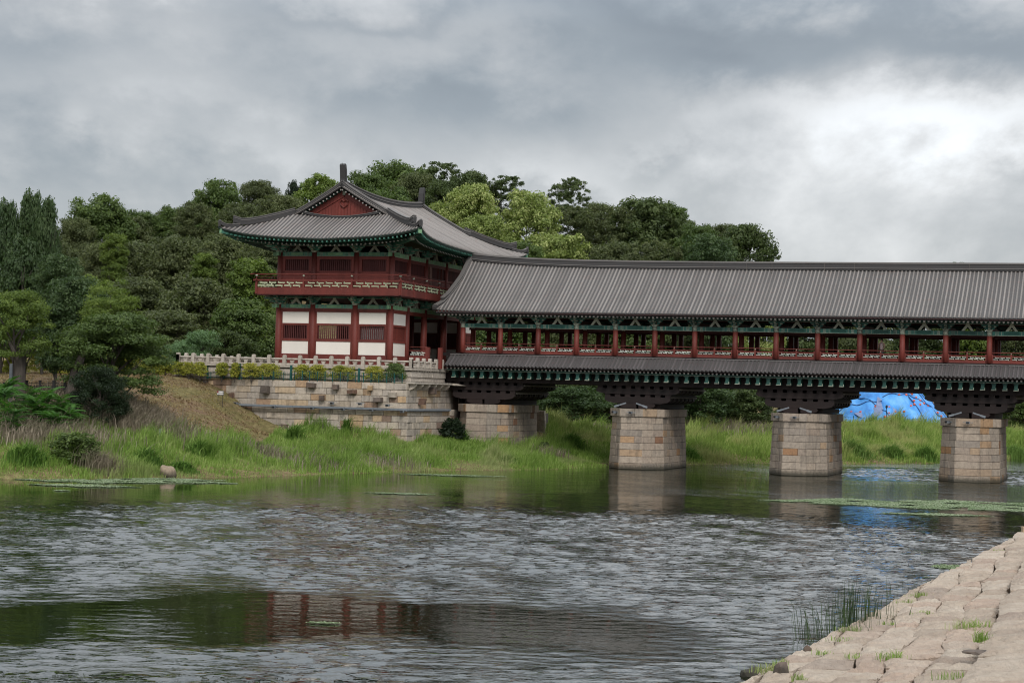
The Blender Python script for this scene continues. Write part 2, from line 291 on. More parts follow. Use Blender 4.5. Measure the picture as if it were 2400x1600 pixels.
# ---------------------------------------------------------------- object helpers
def link(o, parent=None):
    COL.objects.link(o)
    if parent is not None: o.parent = parent
    return o
def props(o, label=None, cat=None, group=None, kind=None):
    if label: o['label'] = label
    if cat: o['category'] = cat
    if group: o['group'] = group
    if kind: o['kind'] = kind
    return o
class MB:
    """collects faces with material slots, then becomes one mesh"""
    def __init__(s, origin=(0, 0, 0)): s.v = []; s.f = []; s.mi = []; s.mats = []; s.o = np.array(origin, float); s.along = []
    def slot(s, m):
        if m not in s.mats: s.mats.append(m)
        return s.mats.index(m)
    def add(s, verts, faces, m, along=None):
        k = len(s.v); s.v.extend([tuple(np.array(p, float) - s.o) for p in verts]); i = s.slot(m)
        s.along.extend(along if along is not None else [0.0] * len(verts))
        for f in faces: s.f.append(tuple(k + q for q in f)); s.mi.append(i)
        return s
    def box(s, a, b, m):
        (x0, y0, z0), (x1, y1, z1) = a, b
        x0, x1 = min(x0, x1), max(x0, x1); y0, y1 = min(y0, y1), max(y0, y1); z0, z1 = min(z0, z1), max(z0, z1)
        return s.add([(x0, y0, z0), (x1, y0, z0), (x1, y1, z0), (x0, y1, z0), (x0, y0, z1), (x1, y0, z1), (x1, y1, z1), (x0, y1, z1)],
                     [(0, 3, 2, 1), (4, 5, 6, 7), (0, 1, 5, 4), (1, 2, 6, 5), (2, 3, 7, 6), (3, 0, 4, 7)], m)
    def beam(s, p, q, w, h, m, upv=(0, 0, 1)):
        p = np.array(p, float); q = np.array(q, float); d = q - p; d /= np.linalg.norm(d); u = np.array(upv, float)
        r = np.cross(d, u); r /= np.linalg.norm(r); u2 = np.cross(r, d); V = []
        for c in (p, q):
            for a, b_ in ((-1, -1), (1, -1), (1, 1), (-1, 1)): V.append(c + r * a * w / 2 + u2 * b_ * h / 2)
        return s.add(V, [(0, 1, 2, 3), (7, 6, 5, 4), (0, 4, 5, 1), (1, 5, 6, 2), (2, 6, 7, 3), (3, 7, 4, 0)], m)
    def tube(s, pts, rad, m, n=8, caps=True, upv=(0, 0, 1), flat=1.0, capm=None):
        pts = [np.array(p, float) for p in pts]; rad = rad if hasattr(rad, '__len__') else [rad] * len(pts); V = []; al = []; acc = 0
        for i, p in enumerate(pts):
            d = pts[min(i + 1, len(pts) - 1)] - pts[max(i - 1, 0)]; d /= max(np.linalg.norm(d), 1e-9); u = np.array(upv, float)
            if abs(np.dot(d, u)) > .95: u = np.array((1., 0, 0))
            r = np.cross(d, u); r /= np.linalg.norm(r); u2 = np.cross(r, d)
            if i: acc += np.linalg.norm(p - pts[i - 1])
            for k in range(n): a = 2 * math.pi * k / n; V.append(p + r * math.cos(a) * rad[i] + u2 * math.sin(a) * rad[i] * flat); al.append(acc)
        F = [(i * n + k, i * n + (k + 1) % n, (i + 1) * n + (k + 1) % n, (i + 1) * n + k) for i in range(len(pts) - 1) for k in range(n)]
        s.add(V, F, m, al)
        if caps:
            k = len(s.v) - len(V); cm = s.slot(capm or m)
            s.f.append(tuple(k + q for q in range(n))[::-1]); s.mi.append(cm)
            s.f.append(tuple(k + (len(pts) - 1) * n + q for q in range(n))); s.mi.append(cm)
        return s
    def prism(s, prof, axis, a, b, m):
        """prof: points in the plane across `axis` (0=s,1=t,2=z), extruded from a to b"""
        def P(u, v, w_):
            return {0: (w_, u, v), 1: (u, w_, v), 2: (u, v, w_)}[axis]
        n = len(prof); V = [P(u, v, a) for u, v in prof] + [P(u, v, b) for u, v in prof]
        F = [tuple(range(n))[::-1], tuple(range(n, 2 * n))] + [(i, (i + 1) % n, n + (i + 1) % n, n + i) for i in range(n)]
        return s.add(V, F, m)
    def mesh(s, name, smooth=False):
        me = bpy.data.meshes.new(name); me.from_pydata(s.v, [], s.f)
        for m in s.mats: me.materials.append(m)
        me.polygons.foreach_set('material_index', s.mi)
        if smooth: me.polygons.foreach_set('use_smooth', [True] * len(s.f))
        if any(s.along):
            a = me.attributes.new('along', 'FLOAT', 'POINT'); a.data.foreach_set('value', s.along)
        bmfix(me); return me
    def obj(s, name, parent=None, smooth=False, label=None):
        o = bpy.data.objects.new(name, s.mesh(name, smooth)); link(o, parent)
        if label: o['label'] = label
        return o
import bmesh
def bmfix(me):
    bm = bmesh.new(); bm.from_mesh(me); bmesh.ops.recalc_face_normals(bm, faces=bm.faces); bm.to_mesh(me); bm.free()
def big_mesh(name, V, quads=None, tris=None, mat=None, attr=None):
    V = np.asarray(V, np.float32); me = bpy.data.meshes.new(name); nq = 0 if quads is None else len(quads); nt_ = 0 if tris is None else len(tris)
    me.vertices.add(len(V)); me.vertices.foreach_set('co', V.ravel())
    idx = []; starts = []; tot = []
    if nq: idx.append(np.asarray(quads, np.int32).ravel()); starts.append(np.arange(nq) * 4); tot.append(np.full(nq, 4))
    if nt_: idx.append(np.asarray(tris, np.int32).ravel()); starts.append(nq * 4 + np.arange(nt_) * 3); tot.append(np.full(nt_, 3))
    idx = np.concatenate(idx); me.loops.add(len(idx)); me.loops.foreach_set('vertex_index', idx.astype(np.int32))
    me.polygons.add(nq + nt_); me.polygons.foreach_set('loop_start', np.concatenate(starts).astype(np.int32))
    me.update(calc_edges=True); me.validate()
    if attr is not None:
        a = me.attributes.new('rnd', 'FLOAT', 'POINT'); a.data.foreach_set('value', np.asarray(attr, np.float32))
    if mat: me.materials.append(mat)
    return me
def thing(name, label, cat, s, t, z, group=None):
    """an Empty at the thing's base, turned to the bridge's own axes"""
    o = bpy.data.objects.new(name, None); o.empty_display_size = .5; COL.objects.link(o)
    o.location = world(s, t, z); o.rotation_euler = (0, 0, -TH); props(o, label, cat, group); o['_o'] = (s, t, z); return o
def org(o): return tuple(o['_o'])
def wthing(name, label, cat, loc, rz=0, group=None):
    o = bpy.data.objects.new(name, None); o.empty_display_size = .5; COL.objects.link(o)
    o.location = tuple(loc); o.rotation_euler = (0, 0, rz); return props(o, label, cat, group)
def inst(me, name, parent, loc=(0, 0, 0), rot=(0, 0, 0), scale=(1, 1, 1)):
    o = bpy.data.objects.new(name, me); link(o, parent); o.location = loc; o.rotation_euler = rot; o.scale = scale; return o

# ---------------------------------------------------------------- the ground
SHORE = [(-200, 60), (-80, 92), (-45, 101), (-28.5, 108.5), (-24.2, 110.5), (-21.1, 113.9), (-16.8, 117.7), (-13.3, 122.8), (-5.7, 134.2), (3.4, 143.1), (7.8, 151.8), (14.6, 160), (22.6, 168.6),
         (29.6, 172.5), (41, 182.8), (52, 202.7), (58, 211), (80, 240), (130, 300), (300, 420)]
ctrl = []
for x, y in SHORE: ctrl.append((x, y, 0.0))
for (xa, ya), (xb, yb) in zip(SHORE[:-1], SHORE[1:]):
    L_ = math.hypot(xb - xa, yb - ya); nx, ny = (yb - ya) / L_, -(xb - xa) / L_
    for f in ((.5,) if L_ < 15 else (.2, .5, .8)): x, y = xa + (xb - xa) * f, ya + (yb - ya) * f; ctrl.append((x, y, 0.0)); ctrl.append((x + nx * 4, y + ny * 4, -1.0)); ctrl.append((x + nx * 25, y + ny * 25, -2.0))
for px, py, Y in ((0, 1060, 113), (0, 1000, 119), (0, 940, 126), (0, 905, 137), (0, 877, 150), (200, 1070, 115), (200, 1010, 121), (200, 935, 130), (200, 900, 141), (200, 878, 152),
                  (350, 1060, 119), (350, 1000, 126), (350, 950, 134), (350, 905, 143), (350, 881, 152), (500, 1070, 123), (500, 1020, 134), (500, 975, 142), (500, 925, 148), (466, 884, 153),
                  (600, 1040, 138), (600, 1012, 147), (550, 970, 148), (700, 1035, 140), (700, 1012, 147), (850, 1040, 144), (850, 1010, 146), (950, 1010, 150), (1000, 1015, 152), (1080, 1045, 147), (1150, 1050, 150), (1230, 1055, 155),
                  (1285, 996, 178), (1360, 1008, 182), (1450, 1025, 180), (1650, 1035, 176), (1650, 1010, 190), (1900, 1030, 185), (1900, 1000, 198), (2100, 1030, 192), (2100, 1000, 208), (2300, 1020, 215), (2380, 1010, 225)):
    ctrl.append(tuple(at(px, py, Y)))
for x, y, z in ((-35, 165, 6.1), (-20, 168, 6.1), (-5, 172, 5.6), (10, 195, 2.0), (5, 186, 2.2), (22, 210, 2.0), (-2, 190, 3.2), (40, 215, 2.2), (70, 260, 3.5), (-60, 150, 6.1), (-90, 160, 7), (-60, 190, 8), (-30, 190, 7), (0, 205, 4.6), (-70, 240, 17), (-45, 240, 18), (-20, 240, 20), (0, 240, 18),
                (15, 240, 8), (30, 245, 4), (50, 260, 4.5), (-60, 290, 20), (-20, 300, 24), (20, 300, 14), (80, 320, 5), (-120, 260, 14), (140, 400, 6), (0, 420, 18), (-200, 300, 12), (250, 520, 8), (-150, 500, 14)):
    ctrl.append((x, y, z))
ctrl = np.array(ctrl)
def _rbf():
    n = len(ctrl); d = np.linalg.norm(ctrl[:, None, :2] - ctrl[None, :, :2], axis=2)
    A = np.zeros((n + 3, n + 3)); A[:n, :n] = -d - np.eye(n) * .15; A[:n, n] = 1; A[:n, n + 1:n + 3] = ctrl[:, :2]; A[n, :n] = 1; A[n + 1:n + 3, :n] = ctrl[:, :2].T
    return np.linalg.solve(A, np.concatenate([ctrl[:, 2], np.zeros(3)]))
WT = _rbf()
def ground(x, y):
    x = np.atleast_1d(np.asarray(x, float)); y = np.atleast_1d(np.asarray(y, float)); out = np.zeros(len(x)); n = len(ctrl)
    for i in range(0, len(x), 20000):
        xs, ys = x[i:i + 20000], y[i:i + 20000]; d = np.sqrt((xs[:, None] - ctrl[None, :, 0]) ** 2 + (ys[:, None] - ctrl[None, :, 1]) ** 2)
        out[i:i + 20000] = -d @ WT[:n] + WT[n] + WT[n + 1] * xs + WT[n + 2] * ys
    return out
SH = np.array(SHORE)
def inland(x, y):
    """signed distance to the far shoreline, positive on the land side"""
    x = np.atleast_1d(x).astype(float); y = np.atleast_1d(y).astype(float); best = np.full(len(x), 1e9); sg = np.ones(len(x))
    for (xa, ya), (xb, yb) in zip(SH[:-1], SH[1:]):
        dx, dy = xb - xa, yb - ya; L2 = dx * dx + dy * dy; f = np.clip(((x - xa) * dx + (y - ya) * dy) / L2, 0, 1)
        d = np.hypot(x - xa - f * dx, y - ya - f * dy); cr = dx * (y - ya) - dy * (x - xa); k = d < best
        best[k] = d[k]; sg[k] = np.sign(cr[k])
    return best * sg
def ground_mesh():
    xs = np.concatenate([np.linspace(-900, -130, 12)[:-1], np.linspace(-130, -45, 24)[:-1], np.linspace(-45, 70, 150)[:-1], np.linspace(70, 200, 30)[:-1], np.linspace(200, 1500, 14)])
    ys = np.concatenate([np.linspace(50, 92, 12)[:-1], np.linspace(92, 215, 150)[:-1], np.linspace(215, 330, 40)[:-1], np.linspace(330, 3500, 16)])
    X, Y = np.meshgrid(xs, ys); x, y = X.ravel(), Y.ravel()
    z = ground(np.clip(x, -200, 300), np.clip(y, 60, 520)); far = np.clip((np.hypot(x, y - 200) - 260) / 200, 0, 1); z = z * (1 - far) + 8 * far
    D = inland(x, y); z = np.where(D < -1, np.minimum(z, -.4), z)
    z += np.where(D > .5, .10 * np.sin(x * 1.7 + np.sin(y * 1.3) * 2) * np.sin(y * 1.9 + x * .4), 0)
    s_, t_ = [], []
    # the earth stays below the terrace and behind the abutment wall
    nx, ny = len(xs), len(ys); q = np.array([(j * nx + i, j * nx + i + 1, (j + 1) * nx + i + 1, (j + 1) * nx + i) for j in range(ny - 1) for i in range(nx - 1)])
    me = big_mesh('ground', np.stack([x, y, z], 1), quads=q, mat=SOIL); me.polygons.foreach_set('use_smooth', [True] * len(me.polygons))
    o = bpy.data.objects.new('ground', me); link(o); props(o, 'sloping earth bank of the far shore rising to a wooded hill', None, None, 'structure'); return o
ground_mesh()
def riverbed():
    me = MB().add([(-900, -60, -1.8), (1500, -60, -1.8), (1500, 700, -1.8), (-900, 700, -1.8)], [(0, 1, 2, 3)], SOIL).mesh('riverbed')
    o = bpy.data.objects.new('riverbed', me); link(o); props(o, 'muddy bed under the river', None, None, 'structure')
def ruffle(x, y):
    """how much the wind roughens the water, 0 calm .. 1 full ripples"""
    X = x + 3.2 * np.sin(y * .11 + 1.3 * np.sin(x * .07)) + 1.6 * np.sin(y * .31 + x * .13 + 2); Y = y + 1.5 * np.sin(x * .23 + 1.7 * np.sin(y * .09)) + .9 * np.sin(x * .61 + y * .27) + .5 * np.sin(x * 1.3 - y * .5)
    m = np.zeros(len(x))
    for px, py, rx, ry, amt in ((1500, 1345, 1500, 150, 1.15), (750, 1305, 760, 75, .35), (1900, 1390, 900, 175, .30), (330, 1590, 420, 80, 1.1), (1500, 1590, 950, 70, .30), (1250, 1225, 500, 25, .3),
                                (560, 1458, 620, 60, -1.0), (900, 1530, 480, 50, -.50), (1000, 1440, 330, 42, -.45), (60, 1430, 280, 110, -.9), (2050, 1240, 430, 22, -.50), (1900, 1205, 600, 16, -.3)):
        near = at_z(px, py + ry, 0); far = at_z(px, max(py - ry, 1012), 0); c = (near + far) / 2; ra = rx / FPX * c[1]; rb = abs(far[1] - near[1]) / 2
        m += amt * np.exp(-(np.abs((X - c[0]) / ra) ** 2.6 + np.abs((Y - c[1]) / rb) ** 2.6))
    for cx, cy_, ra, rb, amt in ((36, 153, 12.5, 12, 1.0), (60, 120, 40, 60, .8), (-70, 40, 60, 40, .9), (60, 20, 50, 30, .9)): m += amt * np.exp(-(np.abs((X - cx) / ra) ** 3 + np.abs((Y - cy_) / rb) ** 3))
    gust = .78 + .34 * np.sin(x * .9 + 1.9 * np.sin(y * .55)) * np.sin(y * .8 + 1.4 * np.sin(x * .4 + 1)) + .12 * np.sin(x * 2.1 + y * .7)
    return np.clip(m, 0.015 + .06 * np.clip((100 - y) / 40, 0, 1), 1) * np.clip(gust, .25, 1.1)
def river():
    xs = np.concatenate([np.linspace(-900, -60, 25)[:-1], np.linspace(-60, -31, 24)[:-1], np.arange(-31, 21, .17), np.arange(21, 50, .24), np.linspace(50, 75, 16), np.linspace(75, 1500, 25)[1:]])
    ys = np.concatenate([np.linspace(-60, 36, 24)[:-1], np.arange(36, 112, .14), np.linspace(112, 137, 22)[:-1], np.arange(137, 169, .27), np.linspace(169, 215, 36), np.linspace(215, 700, 25)[1:]])
    X, Y = np.meshgrid(xs, ys); x, y = X.ravel(), Y.ravel(); m = ruffle(x, y); r = np.random.default_rng(11)
    fade = np.clip((x + 31) / 2, 0, 1) * np.clip((49 - x) / 3, 0, 1) * np.clip((y - 36) / 2, 0, 1) * np.clip((112 - y) / 4, 0, 1); fade = np.maximum(fade, 1.25 * np.clip((x - 21) / 2, 0, 1) * np.clip((50 - x) / 2, 0, 1) * np.clip((y - 137) / 2, 0, 1) * np.clip((169 - y) / 2, 0, 1)); z = np.zeros(len(x))
    for i in range(60):
        lam = .36 * (3.0 ** r.uniform()); an = r.normal(math.pi / 2, .50); k = 2 * math.pi / lam; kx, ky = k * math.cos(an), k * math.sin(an); ph = r.uniform(0, 6.28)
        amp = .165 * (lam / .6) ** -.35 / k * math.sqrt(2 / 60); q = np.sin(kx * x + ky * y + ph + .9 * np.sin(x * .21 * (1 + i % 3) + y * .17 + i)); z += amp * q
    z = z * m * fade; m = m * (1 + 6 * np.clip(1 - fade, 0, 1))
    nx, ny = len(xs), len(ys); J, I = np.meshgrid(np.arange(ny - 1), np.arange(nx - 1), indexing='ij'); k0 = (J * nx + I).ravel(); q = np.stack([k0, k0 + 1, k0 + nx + 1, k0 + nx], 1)
    me = big_mesh('river', np.stack([x, y, z], 1), quads=q, mat=WATER); me.polygons.foreach_set('use_smooth', np.ones(len(q), bool)); a = me.attributes.new('ruffle', 'FLOAT', 'POINT'); a.data.foreach_set('value', m.astype(np.float32))
    o = bpy.data.objects.new('river', me); link(o); props(o, 'dark green river ruffled by wind in broad patches', None, None, 'structure')
river()
riverbed()

# ---------------------------------------------------------------- dressed stone
def stone_proto(seed, rough=.02, ch=.06):
    """unit block (1 x 1 x 1, centred in x and z, front at y=-.5) with a chamfered uneven face"""
    r = random.Random(seed); V = []
    for x, z in ((-.5, -.5), (.5, -.5), (.5, .5), (-.5, .5)): V.append((x, .5, z))
    for x, z in ((-.5, -.5), (.5, -.5), (.5, .5), (-.5, .5)): V.append((x * .995, -.42 + r.uniform(-1, 1) * rough, z * .985))
    for x, z in ((-.5, -.5), (.5, -.5), (.5, .5), (-.5, .5)): V.append((x * (1 - ch * .6), -.5 + r.uniform(-1, 1) * rough * 1.5, z * (1 - ch * 1.3)))
    F = [(3, 2, 1, 0), (0, 1, 5, 4), (1, 2, 6, 5), (2, 3, 7, 6), (3, 0, 4, 7), (4, 5, 9, 8), (5, 6, 10, 9), (6, 7, 11, 10), (7, 4, 8, 11), (8, 9, 10, 11)]
    return V, F
SP = {}
def stone_mesh(mat, seed, rough=.02, ch=.06):
    k = (mat.name, seed, rough)
    if k not in SP: V, F = stone_proto(seed, rough, ch); SP[k] = MB().add(V, F, mat).mesh('stone_block')
    return SP[k]
def lay_course(parent, p0, p1, z0, z1, mat, lmin, lmax, depth=.35, name='stone_block', rnd=random, lean=0, proud=.02, rough=.02, limit=None):
    """blocks of one course between two plan points (s,t); the face looks to the right-hand side of p0->p1"""
    o = org(parent); d = np.array([p1[0] - p0[0], p1[1] - p0[1]]); L_ = np.linalg.norm(d); d /= L_; nrm = np.array([d[1], -d[0]])
    ang = math.atan2(d[1], d[0]); a = 0; cuts = [0]
    while True:
        l = rnd.uniform(lmin, lmax)
        if a + l > L_ - lmin * .6: cuts.append(L_); break
        a += l; cuts.append(a)
    for c0, c1 in zip(cuts[:-1], cuts[1:]):
        cm = (c0 + c1) / 2; pr = rnd.uniform(0, proud); c = np.array(p0) + d * cm + nrm * (pr - depth / 2)
        ob = inst(stone_mesh(mat, rnd.randrange(8), rough), name, parent, (c[0] - o[0], c[1] - o[1], (z0 + z1) / 2 - o[2]), (lean, 0, ang), (c1 - c0 - .014, depth, z1 - z0 - .014))
    return

# ---------------------------------------------------------------- bridge piers
COURSES = [0, .46, .98, 1.5, 2.0, 2.5, 3.0, 3.5, 4.0]
def pier_plan(z, c):
    k = z / 4.0; hw = 2.2 - .2 * k; f = .93 - .1 * k; nose = -1.8 + .2 * k
    return [(c - hw, .1), (c - f, nose), (c + f, nose), (c + hw, .1), (c + hw, 7.7), (c + f, 7.8 - nose), (c - f, 7.8 - nose), (c - hw, 7.7)]
PIERS = [1.89, 14.45, 27.0, 39.57, 52.1]
def pier(c, label):
    o = thing('bridge_pier', label, 'bridge pier', c, 4.4, -1.2, 'stone piers carrying the covered bridge'); O = org(o); rnd = random.Random(int(c * 10))
    m = MB(O); b0, b1 = pier_plan(-1.2, c), pier_plan(4, c); sh = .06
    def inn(P): return [(c + (x - c) * .975, 3.9 + (y - 3.9) * .99) for x, y in P]
    A, B_ = inn(b0), inn(b1); m.add([(x, y, -1.2) for x, y in A] + [(x, y, 4.58) for x, y in B_], [tuple(range(8))[::-1], tuple(range(8, 16))] + [(i, (i + 1) % 8, 8 + (i + 1) % 8, 8 + i) for i in range(8)], MORTAR)
    m.obj('pier_core', o)
    zs = [-.5] + COURSES
    for z0, z1 in zip(zs[:-1], zs[1:]):
        P = pier_plan((z0 + z1) / 2, c)
        for i in range(8):
            if i == 7: lay_course(o, P[i], P[0], z0, z1, STONE, 1.5, 2.4, rnd=rnd)
            elif i in (5, 6): lay_course(o, P[i], P[i + 1], z0, z1, STONE, 1.3, 2.2, rnd=rnd)
            else: lay_course(o, P[i], P[i + 1], z0, z1, STONE, .95, 1.6, rnd=rnd)
    P = [(c + (x - c) * 1.07, 3.9 + (y - 3.9) * 1.022) for x, y in pier_plan(4.0, c)]
    for i in range(8): lay_course(o, P[i], P[(i + 1) % 8], 4.0, 4.62, STONE, .55 if i == 3 else .9, .95 if i == 3 else 1.6, rnd=rnd, depth=.5, name='cap_stone')
    m = MB(O); m.add([(x, y, 4.60) for x, y in P], [tuple(range(8))], STONE); m.obj('cap_slab', o)
    return o
plab = ['granite pier half buried in tall grass beside the abutment wall', 'wide granite pier standing in dark water, nearest the grassy shore', 'middle granite pier in the water, left of the blue tarpaulin', 'granite pier in bright rippled water, right of the blue tarpaulin', 'granite pier at the far right end of the bridge']
for c, lb in zip(PIERS[:4], plab): pier(c, lb)

# ---------------------------------------------------------------- abutment wall and terrace
WA, WB_, WL, WC = (-10.1, -9.6), (-1.0, -9.2), (-19.6, -7.6), (-.45, -.3)
def abutment():
    o = thing('abutment_wall', 'tall coursed granite retaining wall under the pavilion, mottled tan, orange and grey', 'stone wall', -10, -9, 1.2); O = org(o); rnd = random.Random(3)
    m = MB(O)
    def core(pts, z0, z1):
        n = len(pts); m.add([(x, y, z0) for x, y in pts] + [(x, y, z1) for x, y in pts], [tuple(range(n))[::-1], tuple(range(n, 2 * n))] + [(i, (i + 1) % n, n + (i + 1) % n, n + i) for i in range(n)], MORTAR)
    core([(-19.6, -7.3), (-10.1, -9.3), (-1.3, -8.95), (-.75, -.2), (-.75, 10), (-19.6, 10)], .8, 4.12)
    core([(-19.5, -7.2), (-10.1, -9.22), (-1.45, -8.85), (-1.45, 10), (-19.5, 10)], 4.1, 6.02)
    m.obj('wall_core', o)
    zs = [1.1, 1.62, 2.13, 2.62, 3.13, 3.62, 4.13]
    for z0, z1 in zip(zs[:-1], zs[1:]):
        lay_course(o, WL, WA, z0, z1, STONEWALL, 1.0, 1.9, rnd=rnd, proud=.04, rough=.05)
        lay_course(o, WA, WB_, z0, z1, STONEWALL, .7, 1.35, rnd=rnd, proud=.04, rough=.05)
        lay_course(o, WB_, WC, z0, z1, STONEWALL, .9, 1.6, rnd=rnd, proud=.04, rough=.05)
    zs = [4.13, 4.6, 5.08, 5.57, 6.08]
    k = .08
    for z0, z1 in zip(zs[:-1], zs[1:]):
        lay_course(o, (WL[0], WL[1] + k), (WA[0], WA[1] + k), z0, z1, STONEWALL, 1.0, 1.9, rnd=rnd, proud=.04, rough=.05)
        lay_course(o, (WA[0], WA[1] + k), (WB_[0] - .15, WB_[1] + k), z0, z1, STONEWALL, .6, 1.3, rnd=rnd, proud=.05, rough=.05)
        lay_course(o, (WB_[0] - .15, WB_[1] + k), (-1.2, -.4), z0, z1, STONEWALL, .9, 1.7, rnd=rnd, proud=.04, rough=.05)
        lay_course(o, (-1.2, -.4), (-1.2, 9.6), z0, z1, STONEWALL, 1.2, 2.0, rnd=rnd, proud=.04, rough=.05)
    # blocks that jut from the wall
    for px, py in ((493, 899), (557, 927), (636, 913), (742, 903), (798, 907), (836, 918), (877, 909), (767, 932), (896, 937), (928, 925), (684, 1001), (748, 990), (990, 941), (1014, 916)):
        if px < 703: f = (px - 466) / (703 - 466); s_, t_ = WL[0] + (WA[0] - WL[0]) * f, WL[1] + (WA[1] - WL[1]) * f; an = math.atan2(WA[1] - WL[1], WA[0] - WL[0])
        elif px < 962: f = (px - 703) / 258; s_, t_ = WA[0] + (WB_[0] - WA[0]) * f, WA[1] + (WB_[1] - WA[1]) * f; an = .04
        else: s_, t_ = -1.0, -9 + (px - 962) / 80 * 7.5; an = PI2
        P = world(s_, t_, 0); z = at(px, py, P[1])[2]; w_ = rnd.uniform(.38, .6)
        nrm = (math.sin(an), -math.cos(an))
        inst(stone_mesh(STONEDARK if rnd.random() < .5 else STONEWALL, rnd.randrange(8), .06), 'projecting_stone', o, (s_ + nrm[0] * .05 - O[0], t_ + nrm[1] * .05 - O[1], z - O[2]), (rnd.uniform(-.08, .08), rnd.uniform(-.06, .06), an + rnd.uniform(-.15, .15)), (w_ * rnd.uniform(.6, 1.2), .62, rnd.uniform(.3, .6)))
    # low wall behind the first pier
    for i, z0 in enumerate(np.arange(1.2, 3.9, .42)): lay_course(o, (1.0, 10.95), (3.75 - i * .03, 10.95), z0, z0 + .42, STONEWALL, .45, .9, rnd=rnd, proud=.10, rough=.06)
    m = MB(O); m.box((1.0, 11.1, .8), (3.4, 12.6, 3.92), MORTAR); m.obj('return_core', o)
PI2 = math.pi / 2
abutment()
def terrace():
    o = thing('terrace', 'pale stone terrace base under the pavilion with a bracketed cornice at its right corner', 'terrace', -11, 3, 6.0); O = org(o)
    m = MB(O); m.box((-21.3, -7.9, 6.0), (-1.5, 17, 7.12), STONEPALE); m.obj('terrace_core', o)
    m = MB(O); m.box((-21.5, -8.3, 7.08), (-1.05, 17, 7.24), STONEPALE); m.obj('edge_slab', o)
    rnd = random.Random(5)
    for z0, z1, pr in ((6.22, 6.55, .06), (6.55, 6.98, .14)):
        lay_course(o, (-21.3, -8.0 - pr), (-1.3 + pr, -8.0 - pr), z0, z1, STONEPALE, 1.6, 2.6, rnd=rnd)
        lay_course(o, (-1.3 + pr, -8.0 - pr), (-1.3 + pr, -.6), z0, z1, STONEPALE, 1.6, 3.0, rnd=rnd)
    for k in range(14): t_ = -7.9 + k * .55; MB(O).box((-1.45, t_, 6.96), (-1.15, t_ + .2, 7.1), STONEPALE).obj('short_post', o)
    m = MB(O); m.prism([(-8.9, 6.06), (-8.9, 6.2), (-.2, 6.2), (.25, 6.06)], 0, -2.4, -.55, STONEPALE); m.obj('cornice_slab', o)
    m = MB(O); m.prism([(-1.3, 6.03), (-1.3, 6.2), (-.4, 6.2), (.45, 6.03)], 1, -.6, .9, STONEPALE); m.obj('cornice_slab', o)
    prof = [(-1.15, 6.05), (-.6, 6.05), (-.62, 5.9), (-.75, 5.74), (-.95, 5.62), (-1.15, 5.56)]
    for k in range(6):
        t_ = -8.6 + k * 1.45; q = MB(O); q.prism(prof, 1, t_, t_ + .28, STONEPALE); q.obj('console', o)
terrace()
def balustrade():
    o = thing('stone_balustrade', 'pale granite balustrade with round-topped posts along the terrace edge', 'balustrade', -11, -8.1, 7.24); O = org(o)
    pm = MB(); n = 6; prof = [(-.13, 0), (.13, 0), (.13, .66)] + [(.13 * math.cos(a), .66 + .13 * math.sin(a)) for a in np.linspace(0, math.pi, 8)[1:-1]] + [(-.13, .66)]
    pm.prism([(x, z) for x, z in prof], 1, -.13, .13, STONEPALE); pme = pm.mesh('post')
    bm_ = MB(); bm_.box((-.12, -.07, 0), (.12, .07, .28), STONEPALE); bm_.box((-.17, -.09, .28), (.17, .09, .36), STONEPALE); bme = bm_.mesh('baluster')
    def run(a, b, n):
        a, b = np.array(a, float), np.array(b, float); d = (b - a); L_ = np.linalg.norm(d); ang = math.atan2(d[1], d[0])
        for i in range(n + 1):
            p = a + d * i / n; inst(pme, 'post', o, (p[0] - O[0], p[1] - O[1], .02), (0, 0, ang))
            if i < n:
                q = a + d * (i + .5) / n; inst(bme, 'baluster', o, (q[0] - O[0], q[1] - O[1], .02), (0, 0, ang))
                p2 = a + d * (i + 1) / n; m = MB(O); m.tube([(p[0], p[1], 7.73), (p2[0], p2[1], 7.73)], .075, STONEPALE, 8); m.obj('handrail', o, True)
                m = MB(O); m.beam((p[0], p[1], 7.33), (p2[0], p2[1], 7.33), .16, .1, STONEPALE); m.obj('base_rail', o)
    run((-20.9, -8.15), (-1.2, -8.15), 15); run((-1.2, -8.15), (-1.2, -1.4), 5); run((-20.9, -8.15), (-20.9, 16), 18)
    t2 = thing('newel_post', 'large round-topped stone post standing behind the left part of the balustrade', 'stone post', -16.4, 3, 7.24)
    q = MB(); q.prism([(x * 1.9, z * 1.55) for x, z in prof], 1, -.3, .3, STONEPALE); q.box((-.34, -.4, -.05), (.34, .4, .12), STONEPALE); q.obj('post_shaft', t2)
balustrade()

# ---------------------------------------------------------------- roof pieces
def half_pipe(pts, rad, m, mb, n=5, side=(1, 0, 0)):
    """a row of cover tiles: half round swept along pts; side = direction across"""
    sd_ = np.array(side, float); V = []; al = []; acc = 0; pts = [np.array(p, float) for p in pts]
    for i, p in enumerate(pts):
        d = pts[min(i + 1, len(pts) - 1)] - pts[max(i - 1, 0)]; d /= max(np.linalg.norm(d), 1e-9); u = np.cross(sd_, d); u = u if u[2] > 0 else -u
        if i: acc += np.linalg.norm(p - pts[i - 1])
        for k in range(n + 1): a = math.pi * k / n; V.append(p + sd_ * math.cos(a) * rad + u * (math.sin(a) * rad - .015)); al.append(acc)
    q = n + 1; F = [(i * q + k, i * q + k + 1, (i + 1) * q + k + 1, (i + 1) * q + k) for i in range(len(pts) - 1) for k in range(n)]
    F.append(tuple(range(q))); mb.add(V, F, m, al)
